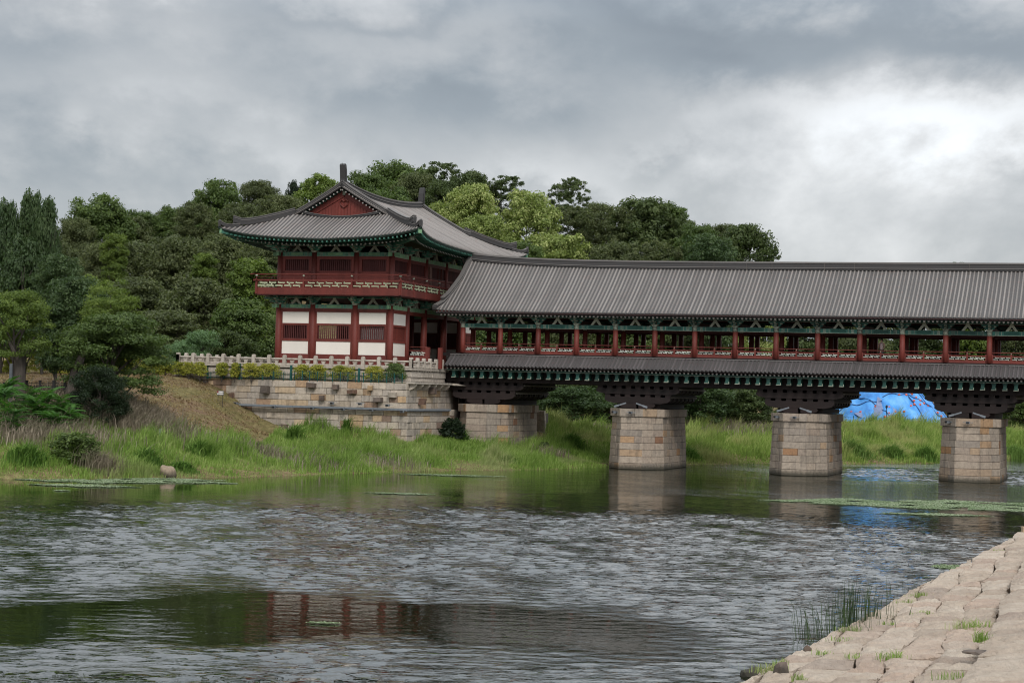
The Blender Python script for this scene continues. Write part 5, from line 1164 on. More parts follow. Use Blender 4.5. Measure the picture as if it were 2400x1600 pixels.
# ---------------------------------------------------------------- grass, hedges, small plants
def blades(name, x, y, z, h, w_, mat, label, lean=.35, arch=.5, kind='stuff', rn=None, parent=None, cat=None, wind=(.25, -.1)):
    """arching grass blades: a quad and a tip triangle each"""
    n = len(x); a = rng.uniform(0, 2 * math.pi, n); dx, dy = np.cos(a), np.sin(a); ln = rng.uniform(0, lean, n) * h; bx, by = rng.uniform(-1, 1, n) * ln + wind[0] * h * rng.uniform(0, 1, n), rng.uniform(-1, 1, n) * ln + wind[1] * h * rng.uniform(0, 1, n)
    B = np.stack([x, y, z], 1); D = np.stack([dx, dy, dx * 0], 1) * (w_ / 2)[:, None]
    M_ = B + np.stack([bx * .4, by * .4, h * .62], 1); T_ = B + np.stack([bx * (1 + arch), by * (1 + arch), h * (1 - arch * rng.uniform(0, .5, n))], 1)
    V = np.stack([B - D, B + D, M_ + D * .8, M_ - D * .8, T_], 1).reshape(-1, 3); k = np.arange(n)[:, None] * 5
    q = k + np.array([[0, 1, 2, 3]]); t = k + np.array([[3, 2, 4]]); rn = rng.uniform(0, 1, n) if rn is None else rn
    me = big_mesh(name, V, quads=q, tris=t, mat=mat, attr=np.repeat(rn, 5)); o = bpy.data.objects.new(name, me); link(o, parent)
    props(o, label, cat, None, kind); return o
def vn(x, y, s, ph=0):   # cheap value noise from sines
    return .5 + .25 * (np.sin(x * s + ph + 1.3 * np.sin(y * s * .7 + ph)) + np.sin(y * s * 1.13 - ph + 1.7 * np.sin(x * s * .55 + 2 * ph)))
def bank_grass():
    def sample(n, x0, x1, y0, y1):
        x = rng.uniform(x0, x1, n); y = rng.uniform(y0, y1, n); return x, y, inland(x, y), ground(x, y)
    def off_wall(x, y):
        s, t = X0 * 0 + (x - X0) * math.cos(TH) - (y - Y0) * math.sin(TH), (x - X0) * math.sin(TH) + (y - Y0) * math.cos(TH)
        a = (s < -.6) & (s > -19.6) & (t > -9.6 + np.clip((-10.1 - s) / 9.5, 0, 1) * 2.0) & (t < 18)
        p = np.zeros(len(x), bool)
        for c in PIERS: p |= (abs(s - c) < 2.2) & (t > -1.9) & (t < 10.8)
        return ~(a | p), s, t
    # long grass on the near bank
    x, y, D, z = sample(640000, -44, 12, 102, 158); ok, s, t = off_wall(x, y)
    lim = 12 + 10 * np.clip((x + 24) / 20, 0, 1) + 3 * vn(x, y, .5)
    mound = (x < -17.5) & (D > 7 + 5 * vn(x, y, .4, 2) + np.clip(-(x + 26) * 1.2, 0, 9))
    k = (D > -.1) & (D < lim) & ok & ~mound & (rng.uniform(0, 1, len(x)) < .75); x, y, D, z = x[k], y[k], D[k], z[k]
    h = (.22 + 1.25 * (vn(x, y, .55, 1) * vn(x, y, 1.5, 4) * (.5 + vn(x, y, 4.1, 7))) ** 1.2) * np.clip(.6 + D * .4, .6, 1.25) * rng.uniform(.6, 1.25, len(x))
    blades('riverside_grass', x, y, z - .05, h, rng.uniform(.018, .042, len(x)), GRASS, 'long bright green grass covering the near part of the far bank')
    # far bank beyond the piers
    x, y, D, z = sample(470000, 3, 66, 142, 226); ok, s, t = off_wall(x, y); k = (D > -.1) & (D < 17 + 5 * vn(x, y, .3)) & ok & (t > 8) & (rng.uniform(0, 1, len(x)) < .8); x, y, D, z = x[k], y[k], D[k], z[k]
    h = (.35 + 1.9 * (vn(x, y, .45, 1) * vn(x, y, 1.3, 4) * (.5 + vn(x, y, 3.1, 7))) ** 1.1) * np.clip(.3 + D * .25, .4, 1.15) * rng.uniform(.6, 1.2, len(x))
    blades('far_bank_grass', x, y, z - .05, h, rng.uniform(.03, .062, len(x)), GRASSFAR, 'tall reedy grass on the bank seen between the piers')
    # purple-grey plumes
    xs, ys, hs = [], [], []
    for px, py, Y, n, sp, hh in ((190, 955, 127, 1500, 2.6, 1.5), (265, 935, 128, 1300, 2.2, 1.5), (330, 975, 125, 1500, 2.0, 1.5), (290, 985, 124, 1000, 1.5, 1.4), (110, 1030, 118, 1500, 2.2, 1.4), (60, 1060, 116, 700, 1.8, 1.2), (235, 1090, 113, 500, .7, 1.3),
                                 (130, 950, 126, 600, 1.6, 1.2), (250, 945, 128, 900, 2.0, 1.5), (1420, 1010, 172, 500, 1.2, 1.2), (1740, 1010, 188, 900, 4, 1.6), (1280, 1060, 152, 300, .8, 1.0), (620, 1070, 128, 500, 2.5, .9), (700, 1075, 128, 500, 2.5, .9), (900, 1060, 134, 400, 2.5, .9)):
        P = at(px, py, Y); xs.append(P[0] + rng.normal(0, sp, n)); ys.append(P[1] + rng.normal(0, sp * .6, n)); hs.append(np.full(n, hh) * rng.uniform(.6, 1.15, n))
    x = np.concatenate(xs); y = np.concatenate(ys); h = np.concatenate(hs); z = ground(x, y); k = inland(x, y) > .3; ok = off_wall(x, y)[0]; k &= ok; x, y, z, h = x[k], y[k], z[k], h[k]
    blades('plume_grass', x, y, z, h, rng.uniform(.03, .07, len(x)), DRY, 'faded purplish plume grass in loose drifts on the left bank', arch=.8)
    # thin dry turf on the earth slope
    x, y, D, z = sample(60000, -60, -14, 112, 158); ok = off_wall(x, y)[0]; k = ok & (D > 6); x, y, z = x[k], y[k], z[k]
    blades('dry_turf', x, y, z - .02, rng.uniform(.05, .16, len(x)), rng.uniform(.05, .13, len(x)), DRYTURF, 'thin dry turf and stalks on the brown earth slope', lean=1.2)
    # low turf behind, under the trees and on the far slope
    x, y, D, z = sample(45000, -5, 40, 160, 215); k = (D > 14) & off_wall(x, y)[0]; x, y, z = x[k], y[k], z[k]
    blades('meadow_grass', x, y, z - .02, rng.uniform(.1, .4, len(x)), rng.uniform(.06, .12, len(x)), GRASSFAR, 'short grass on the slope behind the bridge piers', lean=.8)
bank_grass()
def leafball(name, label, cat, loc, rx, ry, rz, kind, n, leaf, seed, group=None, per=14, stems=True, rzrot=0):
    o = wthing(name, label, cat, loc, rzrot, group); r = np.random.default_rng(seed)
    me = crown_mesh('foliage', kind, 5, 5, n, leaf * 10 / (rx + rz), per, seed, nC=130)
    inst(me, 'foliage', o, (0, 0, -rz * .05), (0, 0, 0), (rx / 5, ry / 5, rz / 5))
    mb = MB()
    for k in range(5): a = k * 1.3; mb.tube([(0, 0, -.3), (math.cos(a) * rx * .4, math.sin(a) * ry * .4, rz * 1.1)], [.03, .012], BARK, 4)
    mb.obj('stem', o); return o
def hedges():
    z0 = 6.1
    spans = [(398, 486, 'long unbroken golden-green hedge at the left end of the balustrade'), (505, 534, 'narrow golden bush behind the tall green fence posts'), (539, 560, 'smallest golden bush between two green fence posts'), (566, 612, 'golden bush just right of the third tall fence post'), (604, 658, 'bright yellow bush below the left corner of the pavilion'),
             (688, 728, 'golden bush under the left white panel'), (722, 768, 'greener golden bush under the second column'), (772, 832, 'yellow bush under the middle white panel'), (849, 902, 'yellow bush under the right white panel'), (902, 950, 'tallest and greenest bush at the right end of the hedge row')]
    for i, (a, b, lb) in enumerate(spans):
        # they grow in the strip between wall top and balustrade
        cx = (a + b) / 2; lo, hi = -24.0, 2.0
        for _ in range(40):
            s = (lo + hi) / 2; tt = -8.85 + np.clip((-10.1 - s) / 9.5, 0, 1) * 0; P = world(s, tt, z0); xr = (P[0]) / P[1] * FPX + 1200 - (P[2] - EYE) / P[1] * FPX * 0
            px = 1200 + P[0] / P[1] * FPX; lo, hi = (s, hi) if px < cx + 3 else (lo, s)
        W = (b - a) / FPX * P[1]; hgt = 1.22 if i < 9 else 1.5
        if i == 0:
            for j in range(3): leafball('hedge_bush', ['leftmost dense stretch of golden-green hedge', 'middle dense stretch of golden-green hedge left of the fence', 'dense stretch of golden-green hedge meeting the first green fence post'][j], 'hedge', world(s - W / 3 + j * W / 3, tt, z0), W / 5, .42, .66, 'hedge', 220, .12, 60 + j, 'golden hedge bushes along the wall top')
        else: leafball('hedge_bush', lb, 'hedge', (P[0], P[1], z0), W / 2 * 1.16, .46, hgt / 2 * 1.08, 'hedge' if i < 9 else 'green', 260, .12, 70 + i, 'golden hedge bushes along the wall top')
    for px, wpx, Y, h, lb in ((30, 60, 152, 1.5, 'golden hedge at the far left behind the tree trunks'), (100, 90, 152, 2.4, 'tallest bright golden hedge behind the iron fence'), (150, 60, 152, 1.5, 'golden hedge half hidden by the dark tree trunk'), (270, 90, 155, 1.8, 'golden hedge seen under the right branches of the tiered tree'), (340, 90, 155, 1.7, 'golden hedge between the hanging branches and the balustrade'), (386, 50, 154, 1.7, 'golden hedge joining the left end of the balustrade')):
        P = at(px, 876, Y); z = float(ground(P[0], P[1])[0]) - .1; W = wpx / FPX * Y
        leafball('hedge_bush', lb, 'hedge', (P[0], P[1], z), W / 2 * 1.05, .7, h / 2, 'hedge', 420, .15, int(px), 'golden hedge along the top of the bank')
hedges()
def planter_soil():
    m = MB(); pts = [(-19.5, -7.7), (-10.1, -9.3), (-1.3, -9.0), (-1.3, -7.9), (-19.5, -7.6)]
    m.add([(*world(s, t, 0)[:2], 6.0) for s, t in pts] + [(*world(s, t, 0)[:2], 6.12) for s, t in pts], [(0, 1, 2, 3, 4), (9, 8, 7, 6, 5)] + [(i, (i + 1) % 5, 5 + (i + 1) % 5, 5 + i) for i in range(5)], SOIL)
    o = m.obj('planting_strip'); props(o, 'strip of soil between the wall top and the balustrade', None, None, 'structure')
planter_soil()
def wire_fence():
    o = thing('wire_fence', 'low dark green wire mesh fence along the top of the abutment wall', 'fence', -10, -9.2, 6.1); O = org(o)
    def run(a, b, z1, name, n, tall):
        a, b = np.array(a, float), np.array(b, float); d = b - a; L_ = np.linalg.norm(d); mb = MB(O); k = int(L_ / .17)
        for i in range(k + 1): p = a + d * i / k; mb.box((p[0] - .007, p[1] - .007, 6.1), (p[0] + .007, p[1] + .007, z1), MESHGREEN)
        for z in np.arange(6.2, z1 + .01, .14): mb.beam((a[0], a[1], z), (b[0], b[1], z), .012, .012, MESHGREEN)
        mb.obj('mesh_panel', o)
        for i in range(n + 1): p = a + d * i / n; q = MB(O); q.box((p[0] - .025, p[1] - .025, 6.05), (p[0] + .025, p[1] + .025, z1 + .05), MESHGREEN); q.obj('fence_post', o)
    run((-19.0, -7.95), (-10.2, -9.5), 6.72, 'a', 9, 0); run((-10.2, -9.5), (-1.5, -9.15), 6.78, 'b', 14, 0)
    for s, t, h in ((-18.3, -8.1, 7.28), (-16.9, -8.15, 7.28), (-15.4, -8.4, 7.3), (-10.6, -9.3, 7.25), (-5.0, -9.2, 7.15)): q = MB(O); q.box((s - .07, t - .07, 6.05), (s + .07, t + .07, h), MESHGREEN); q.obj('tall_fence_post', o)
wire_fence()
def iron_fence():
    o = wthing('iron_fence', 'black ornamental iron fence with square posts at the left edge of the bank', 'fence', tuple(at(90, 925, 127)), 0); base = np.array(at(90, 925, 127))
    P = [np.array(at(px, 926 + (px - 90) * .01, 127)) - base for px in (-20, 9, 62, 93, 125, 152, 184)]
    for i, p in enumerate(P):
        q = MB(); q.box((p[0] - .075, p[1] - .075, p[2] - .3), (p[0] + .075, p[1] + .075, p[2] + (.92 if i in (2, 3, 4, 5, 6) else .85)), IRON); q.box((p[0] - .095, p[1] - .095, p[2] + .92), (p[0] + .095, p[1] + .095, p[2] + .98), IRON); q.obj('fence_post', o)
    for a, b in zip(P[:-1], P[1:]):
        q = MB()
        for z in (.18, .58): q.beam(a + [0, 0, z], b + [0, 0, z], .035, .045, IRON)
        q.tube([a + [0, 0, .82], (a + b) / 2 + [0, 0, .79], b + [0, 0, .82]], .018, IRON, 5)
        n = max(4, int(np.linalg.norm(b - a) / .11))
        for k in range(1, n): p = a + (b - a) * k / n; q.box((p[0] - .025, p[1] - .012, p[2] + (.0 if k % 3 == 0 else .18)), (p[0] + .025, p[1] + .012, p[2] + (.66 if k % 3 else .58)), IRON); q.box((p[0] - .045, p[1] - .013, p[2] + .36), (p[0] + .045, p[1] + .013, p[2] + .42), IRON)
        q.obj('fence_panel', o)
iron_fence()
def trunks_left():
    for px, w_, lb, m, nm, cat in ((44, .42, 'thick grey-brown trunk standing at the iron fence', BARK, 'tree_trunk', 'tree trunk'), (33, .12, 'thin dark post beside the thick trunk', IRON, 'lamp_post', 'post'), (24, .13, 'grey metal post at the far left, just left of the thin dark post', GALV, 'lamp_post', 'post')):
        P = at(px, 930, 125.5); z = float(ground(P[0], P[1])[0]); o = wthing(nm, lb, cat, (P[0], P[1], z)); q = MB(); q.tube([(0, 0, -.3), (0, 0, 1), (0, 0, 2.6 if nm != 'tree_trunk' else 3.2)], [w_ * 1.15, w_, w_ * .85], m, 10); q.obj('shaft' if nm != 'tree_trunk' else 'trunk', o)
        if nm == 'tree_trunk':
            for a in (0, 2, 4): q = MB(); q.tube([(0, 0, 2.6), (math.cos(a), math.sin(a), 4.2)], [.2, .08], BARK, 6); q.obj('limb', o)
    P = at(160, 928, 126); z = float(ground(P[0], P[1])[0]); o = wthing('tree_trunk', 'dark leaning trunk of the tiered tree at the right end of the iron fence', 'tree trunk', (P[0], P[1], z)); q = MB(); q.tube([(-.15, 0, -.3), (.1, 0, .9), (.45, 0, 2.4), (.9, 0, 3.8)], [.42, .34, .34, .2], BARK, 10); q.obj('trunk', o)
    P = at(56, 905, 126); o = wthing('notice_board', 'small white notice on a dark post beside the thick trunk', 'sign', (P[0], P[1], P[2] - .9)); q = MB(); q.box((-.09, -.03, .1), (.09, .02, 1.45), IRON); q.obj('post', o); q = MB(); q.box((-.10, -.05, .75), (.06, -.032, 1.4), SIGNW); q.obj('notice', o)
trunks_left()
def small_things():
    # boulder
    P = at(394, 1106, 115.2); o = wthing('boulder', 'rounded tan boulder at the water edge among the grass', 'boulder', (P[0], P[1], 0)); bm = bmesh.new(); bmesh.ops.create_icosphere(bm, subdivisions=3, radius=1)
    for v in bm.verts: v.co = Vector((v.co.x * .52, v.co.y * .5, v.co.z * .55 + .22)) * (1 + .10 * math.sin(v.co.x * 5 + 1) * math.cos(v.co.z * 4)); v.co.x += -.25 * max(0, v.co.z - .3)
    me = bpy.data.meshes.new('rock'); bm.to_mesh(me); me.materials.append(mat_stone('boulder_rock', [(0, (.26, .20, .14)), (1, (.30, .23, .16))])); me.polygons.foreach_set('use_smooth', [True] * len(me.polygons)); inst(me, 'rock', o)
    # metal post on the slope
    P = at(375, 1040, 121.5); z = float(ground(P[0], P[1])[0]); o = wthing('marker_post', 'short grey metal post standing on the brown slope', 'post', (P[0], P[1], z)); q = MB(); q.box((-.05, -.05, -.3), (.05, .05, 1.05), GALV); q.box((-.065, -.065, 1.05), (.065, .065, 1.09), GALV); q.obj('shaft', o)
    P2 = at(352, 1022, 124.5); z2 = float(ground(P2[0], P2[1])[0]); o = wthing('rope_fence', 'low wire strung between short stakes down the slope edge', 'fence', (P2[0], P2[1], z2))
    prev = None
    for px, py, Y in ((300, 962, 128), (325, 978, 127), (350, 1000, 125), (366, 1012, 122)):
        A = np.array(at(px, py, Y)); g_ = float(ground(A[0], A[1])[0]); A = np.array((A[0] - P2[0], A[1] - P2[1], g_ - z2)); q = MB(); q.box(A - [.03, .03, .2], A + [.03, .03, .8], IRON); q.obj('stake', o)
        if prev is not None: q = MB(); q.beam(prev + [0, 0, .7], A + [0, 0, .7], .02, .02, GALV); q.obj('wire', o)
        prev = A
    # warning sign by the wall
    P = at(516, 945, 147.0); o = wthing('warning_sign', 'small two-row red and white sign on thin legs by the wall foot', 'sign', (P[0], P[1], P[2] - .2)); 
    for sx in (-.17, .17): q = MB(); q.box((sx - .015, -.015, -.4), (sx + .015, .015, 1.0), IRON); q.obj('leg', o)
    q = MB(); q.box((-.25, -.03, .82), (.25, .0, 1.16), IRON); q.obj('board', o)
    for r_, z in ((0, .86), (1, 1.01)):
        for c_ in range(5): q = MB(); q.box((-.23 + c_ * .095, -.045, z), (-.155 + c_ * .095, -.031, z + .12), SIGNR if (c_ == 0 and r_) else SIGNW); q.obj('sign_plate', o)
    # pipe and floodlights
    o = thing('cable_pipe', 'grey conduit pipe running along the ledge of the abutment wall', 'pipe', -10, -9.8, 4.0); O = org(o)
    for a, b in (((-19.0, -8.05), (-10.1, -9.95)), ((-10.1, -9.95), (-.85, -9.5)), ((-.85, -9.5), (-.35, -1.6))):
        q = MB(O); q.beam((a[0], a[1], 4.10), (b[0], b[1], 4.10), .16, .16, GALV); q.beam((a[0], a[1] - .1, 4.0), (b[0], b[1] - .1, 4.0), .05, .05, IRON); q.obj('conduit', o)
    fl = MB(); fl.box((-.13, -.16, -.10), (.13, .08, .08), GALV); fl.box((-.10, -.22, -.05), (.10, -.16, .05), IRON); flm = fl.mesh('lamp_housing')
    fb = MB(); fb.box((-.36, -.03, -.02), (.36, .03, .02), GALV); fbm = fb.mesh('arm')
    pos = [(-15.3, -9.1, 4.2, 'leftmost floodlight on the wall conduit'), (-11.7, -9.8, 4.02, 'floodlight on the conduit left of the wall bend'), (-8.4, -10.05, 4.02, 'floodlight on the conduit right of the wall bend'), (-6.9, -9.75, 4.45, 'floodlight above the conduit, under the golden bushes'), (-5.9, -10.0, 4.02, 'floodlight on the conduit under the middle white panel'), (-4.6, -9.75, 4.45, 'floodlight above the conduit under the right column'),
           (-3.6, -9.95, 4.02, 'floodlight on the conduit below the right white panel'), (-2.4, -9.7, 4.4, 'floodlight above the conduit near the wall corner'), (-1.2, -9.7, 3.98, 'floodlight hanging at the wall corner')]
    for s, t, z, lb in pos:
        f = thing('floodlight', lb, 'floodlight', s, t, z, 'floodlights along the conduit'); inst(flm, 'lamp_housing', f); inst(fbm, 'arm', f, (0, .1, .05))
    nms = ['half buried first pier', 'first river pier', 'middle pier', 'pier right of the tarpaulin']
    for c, nm in zip(PIERS[1:4], nms[1:]):
        for ds, dt, rz, w2 in ((-1.5, -1.15, -.85, 'left'), (.0, -2.0, 0, 'right')):
            f = thing('floodlight', f'{w2} floodlight on the cap stones of the {nm}', 'floodlight', c + ds, dt, 4.33, 'floodlights on the pier caps'); f.rotation_euler[2] = -TH + rz; inst(flm, 'lamp_housing', f); inst(fbm, 'arm', f, (0, .1, 0))
        for ds, sg in ((-.95, -1), (.75, 1)):
            f = thing('lamp_bracket', f'{"left" if sg < 0 else "right"} slanting lamp bracket on top of the {nm}', 'lamp bracket', c + ds, -1.6, 4.62, 'lamp brackets on the piers'); q = MB(); q.beam((0, 0, .0), (0, 0, .25), .03, .03, GALV); q.beam((-sg * .45, 0, .42), (sg * .42, 0, .14), .09, .10, GALV); q.obj('arm', f); q = MB(); q.beam((sg * .1, -.05, .24), (sg * .45, -.05, .13), .14, .14, GALV); q.obj('lamp_housing', f)
small_things()
def shrubs():
    # pinnate-leaved saplings on the left bank
    fr = MB(); 
    def frond():
        r = np.random.default_rng(5); V = []; Q = []; rn = []
        n = 16
        for i in range(n):
            u = i / (n - 1); x = u * 1.0; z = .42 * u - .55 * u * u; l = .26 * math.sin(math.pi * min(1, .25 + u * .75)) + .05
            for sg in (-1, 1):
                k = len(V); V += [(x, 0, z), (x + .05, sg * l * .5 - 0, z - .01), (x + .09, sg * l, z - .07), (x - .025, sg * l * .5, z - .01)]; Q.append((k, k + 1, k + 2, k + 3)); rn += [r.uniform(.2, .9)] * 4
        return big_mesh('frond', np.array(V), quads=np.array(Q), mat=LEAF['sumac'], attr=rn)
    fm = frond()
    G = 'pinnate-leaved saplings on the left bank'
    for px, py, Y, h, lb in ((8, 1000, 119, 2.4, 'tall fern-like sapling cut by the left edge'), (30, 1040, 117, 1.7, 'low fern-like sapling at the left edge above the plume grass'), (62, 985, 121, 2.2, 'fern-like sapling right of the tallest at the left edge'), (85, 1000, 119.5, 1.9, 'fern-like sapling in the middle of the left thicket'),
                             (105, 990, 121, 2.0, 'bright fern-like sapling right of the thicket middle'), (140, 985, 121, 1.9, 'fern-like sapling at the right side of the thicket'), (160, 990, 120, 1.5, 'last fern-like sapling on the right next to the plume grass'), (10, 960, 122, 2.2, 'dark fern-like sapling behind the tallest at the left edge'), (125, 1010, 118.5, 1.4, 'lowest fern-like sapling of the thicket')):
        P = at(px, py, Y); z = float(ground(P[0], P[1])[0]); o = wthing('sapling', lb, 'shrub', (P[0], P[1], z), random.random() * 6, G); q = MB(); q.tube([(0, 0, -.1), (.05, .03, h * .9)], [.03, .012], BARK, 5); q.obj('stem', o)
        for k in range(36):
            u = random.uniform(.15, 1); a = k * 2.4; sc = random.uniform(.85, 1.45); inst(fm, 'frond', o, (0, 0, h * .92 * u), (random.uniform(-.2, .2), random.uniform(-.75, -.1) * u, a), (sc, sc, sc))
    B_ = [(1060, 990, 149.5, 1.1, 1.6, 'conifer', 'dark bush against the right end of the abutment wall'), (1275, 1045, 154, .45, .9, 'dark', 'small bush at the corner of the low wall behind the first pier'), (810, 985, 145.5, .35, 1.3, 'olive', 'weed clump growing up the abutment wall under the middle bushes'), (1085, 960, 150, .6, .9, 'olive', 'thin climbing plant on the pier ledge'),
          (690, 1035, 140, .8, 1.2, 'sumac', 'leafy weed clump at the foot of the wall bend'), (60, 1095, 112, 1.2, 1.0, 'sumac', 'broad leafy clump at the left water edge'), (175, 1078, 113.5, 1.5, 1.6, 'green', 'dark leafy bush overhanging the water, left of the boulder'), (345, 1080, 116.5, .9, .9, 'sumac', 'leafy bush just left of the boulder'), (428, 1098, 116.8, .8, .45, 'bright', 'small bright leafy clump just right of the boulder'),
          (470, 1055, 122, 1.0, .9, 'sumac', 'low leafy clump on the bank right of the boulder'), (1190, 1080, 143, .8, .45, 'olive', 'brown-green bush at the water edge before the first pier'), (1340, 1070, 158, 1.3, 1.3, 'sumac', 'dark green clump between the half buried pier and the first river pier'), (1860, 1060, 176, 1.4, 1.3, 'green', 'tufted reed clump behind the middle pier, left side'), (1990, 1065, 178, 2.2, 1.4, 'bright', 'bright reed clump just right of the middle pier'),
          (2090, 1075, 181, 1.3, 1.1, 'green', 'dark bush at the far water edge between the last two piers'), (2170, 1075, 183, 1.2, 1.2, 'green', 'dark bush beside the pier right of the tarpaulin'), (2380, 1040, 205, 2.2, 1.3, 'green', 'green bush right of the last pier'), (1610, 1075, 164, 1.2, .8, 'bright', 'yellowish reed clump right of the first river pier'), (2280, 1020, 215, 3, 1.6, 'green', 'bushy growth behind the last pier'), (1950, 1000, 196, 1.6, 1.6, 'bright', 'yellow-green bush right behind the middle pier')]
    reedy = {810, 1085, 428, 1190, 60, 345, 470, 690, 1340, 2090, 2170, 1860, 1990, 2380, 2280, 1950, 1610}
    for i, (px, py, Y, r_, h, kd, lb) in enumerate(B_):
        P = at(px, py, Y); z = float(ground(P[0], P[1])[0])
        if px not in reedy: leafball('bush', lb, 'bush', (P[0], P[1], z - .1), r_, r_ * .8, h * .62, kd, 260, .22, 200 + i); continue
        lb = lb.replace('bush', 'grass clump').replace('leafy', 'grassy'); e_ = wthing('grass_clump', lb, 'grass clump', (P[0], P[1], z)); n = int(420 * r_); x = rng.normal(0, r_ * .5, n); y = rng.normal(0, r_ * .4, n)
        zz = ground(P[0] + x, P[1] + y) - z; blades('blades', x, y, zz, h * 1.25 * np.exp(-(x * x + y * y) / (r_ * r_)) * rng.uniform(.6, 1.15, n) + .2, rng.uniform(.04, .09, n), CLUMP, None, .7, .7, 'stuff', None, e_)
CLUMP = mat_grass('clump_grass', [(.2, (.04, .09, .015)), (.45, (.09, .18, .03)), (.65, (.15, .26, .045)), (.85, (.26, .36, .10))], (.14, .22, .05))
shrubs()
def weeds_on_water():
    xs, ys = [], []
    def patch(px0, px1, py, hh, n, taper=1):
        a = at_z((px0 + px1) / 2, py, 0); L_ = (px1 - px0) / FPX * a[1]; lo = at_z((px0 + px1) / 2, py + hh, 0)[1]; hi = at_z((px0 + px1) / 2, py - hh, 0)[1]
        u = rng.uniform(-1, 1, n * 3); v = rng.uniform(-1, 1, n * 3); k = (np.abs(v) < (1 - np.abs(u) ** 1.5) * (.55 + .45 * vn(u * 9, v * 3, 1.3, py))) & (vn(u * 14, v * 5, 1.7, px0) > .22); u, v = u[k], v[k]
        xs.append(a[0] + u * L_ / 2); ys.append(a[1] + v * (hi - lo) / 2)
    patch(-120, 560, 1124, 9, 13000); patch(60, 330, 1138.5, 3.5, 3500); patch(-140, 540, 1118, 4, 9000); patch(930, 1190, 1114, 1.8, 1500); patch(850, 1020, 1157, 1.8, 800); patch(1770, 2700, 1184, 14, 19000); patch(2060, 2330, 1206, 3, 1500); patch(2180, 2290, 1330, 8, 900); patch(125, 165, 1150, 1.5, 150); patch(715, 800, 1461, 2.2, 260)
    x = np.concatenate(xs); y = np.concatenate(ys); n = len(x); a = rng.uniform(0, 6.28, n); r_ = rng.uniform(.03, .10, n) * np.clip(y / 90, .5, 1.3); tz = rng.uniform(.0, .05, n)
    c, s = np.cos(a) * r_, np.sin(a) * r_
    V = np.stack([np.stack([x + c, y + s, .012 + tz * .3], 1), np.stack([x - s, y + c, .012 + tz], 1), np.stack([x - c, y - s, .012 + tz * .3], 1), np.stack([x + s, y - c, .012 + tz * .8], 1)], 1).reshape(-1, 3)
    me = big_mesh('floating_weed', V, quads=np.arange(len(V)).reshape(-1, 4), mat=WEED, attr=np.repeat(rng.uniform(0, 1, n), 4)); o = bpy.data.objects.new('floating_weed', me); link(o); props(o, 'pale green floating weed in long rafts on the water', None, None, 'stuff')
weeds_on_water()
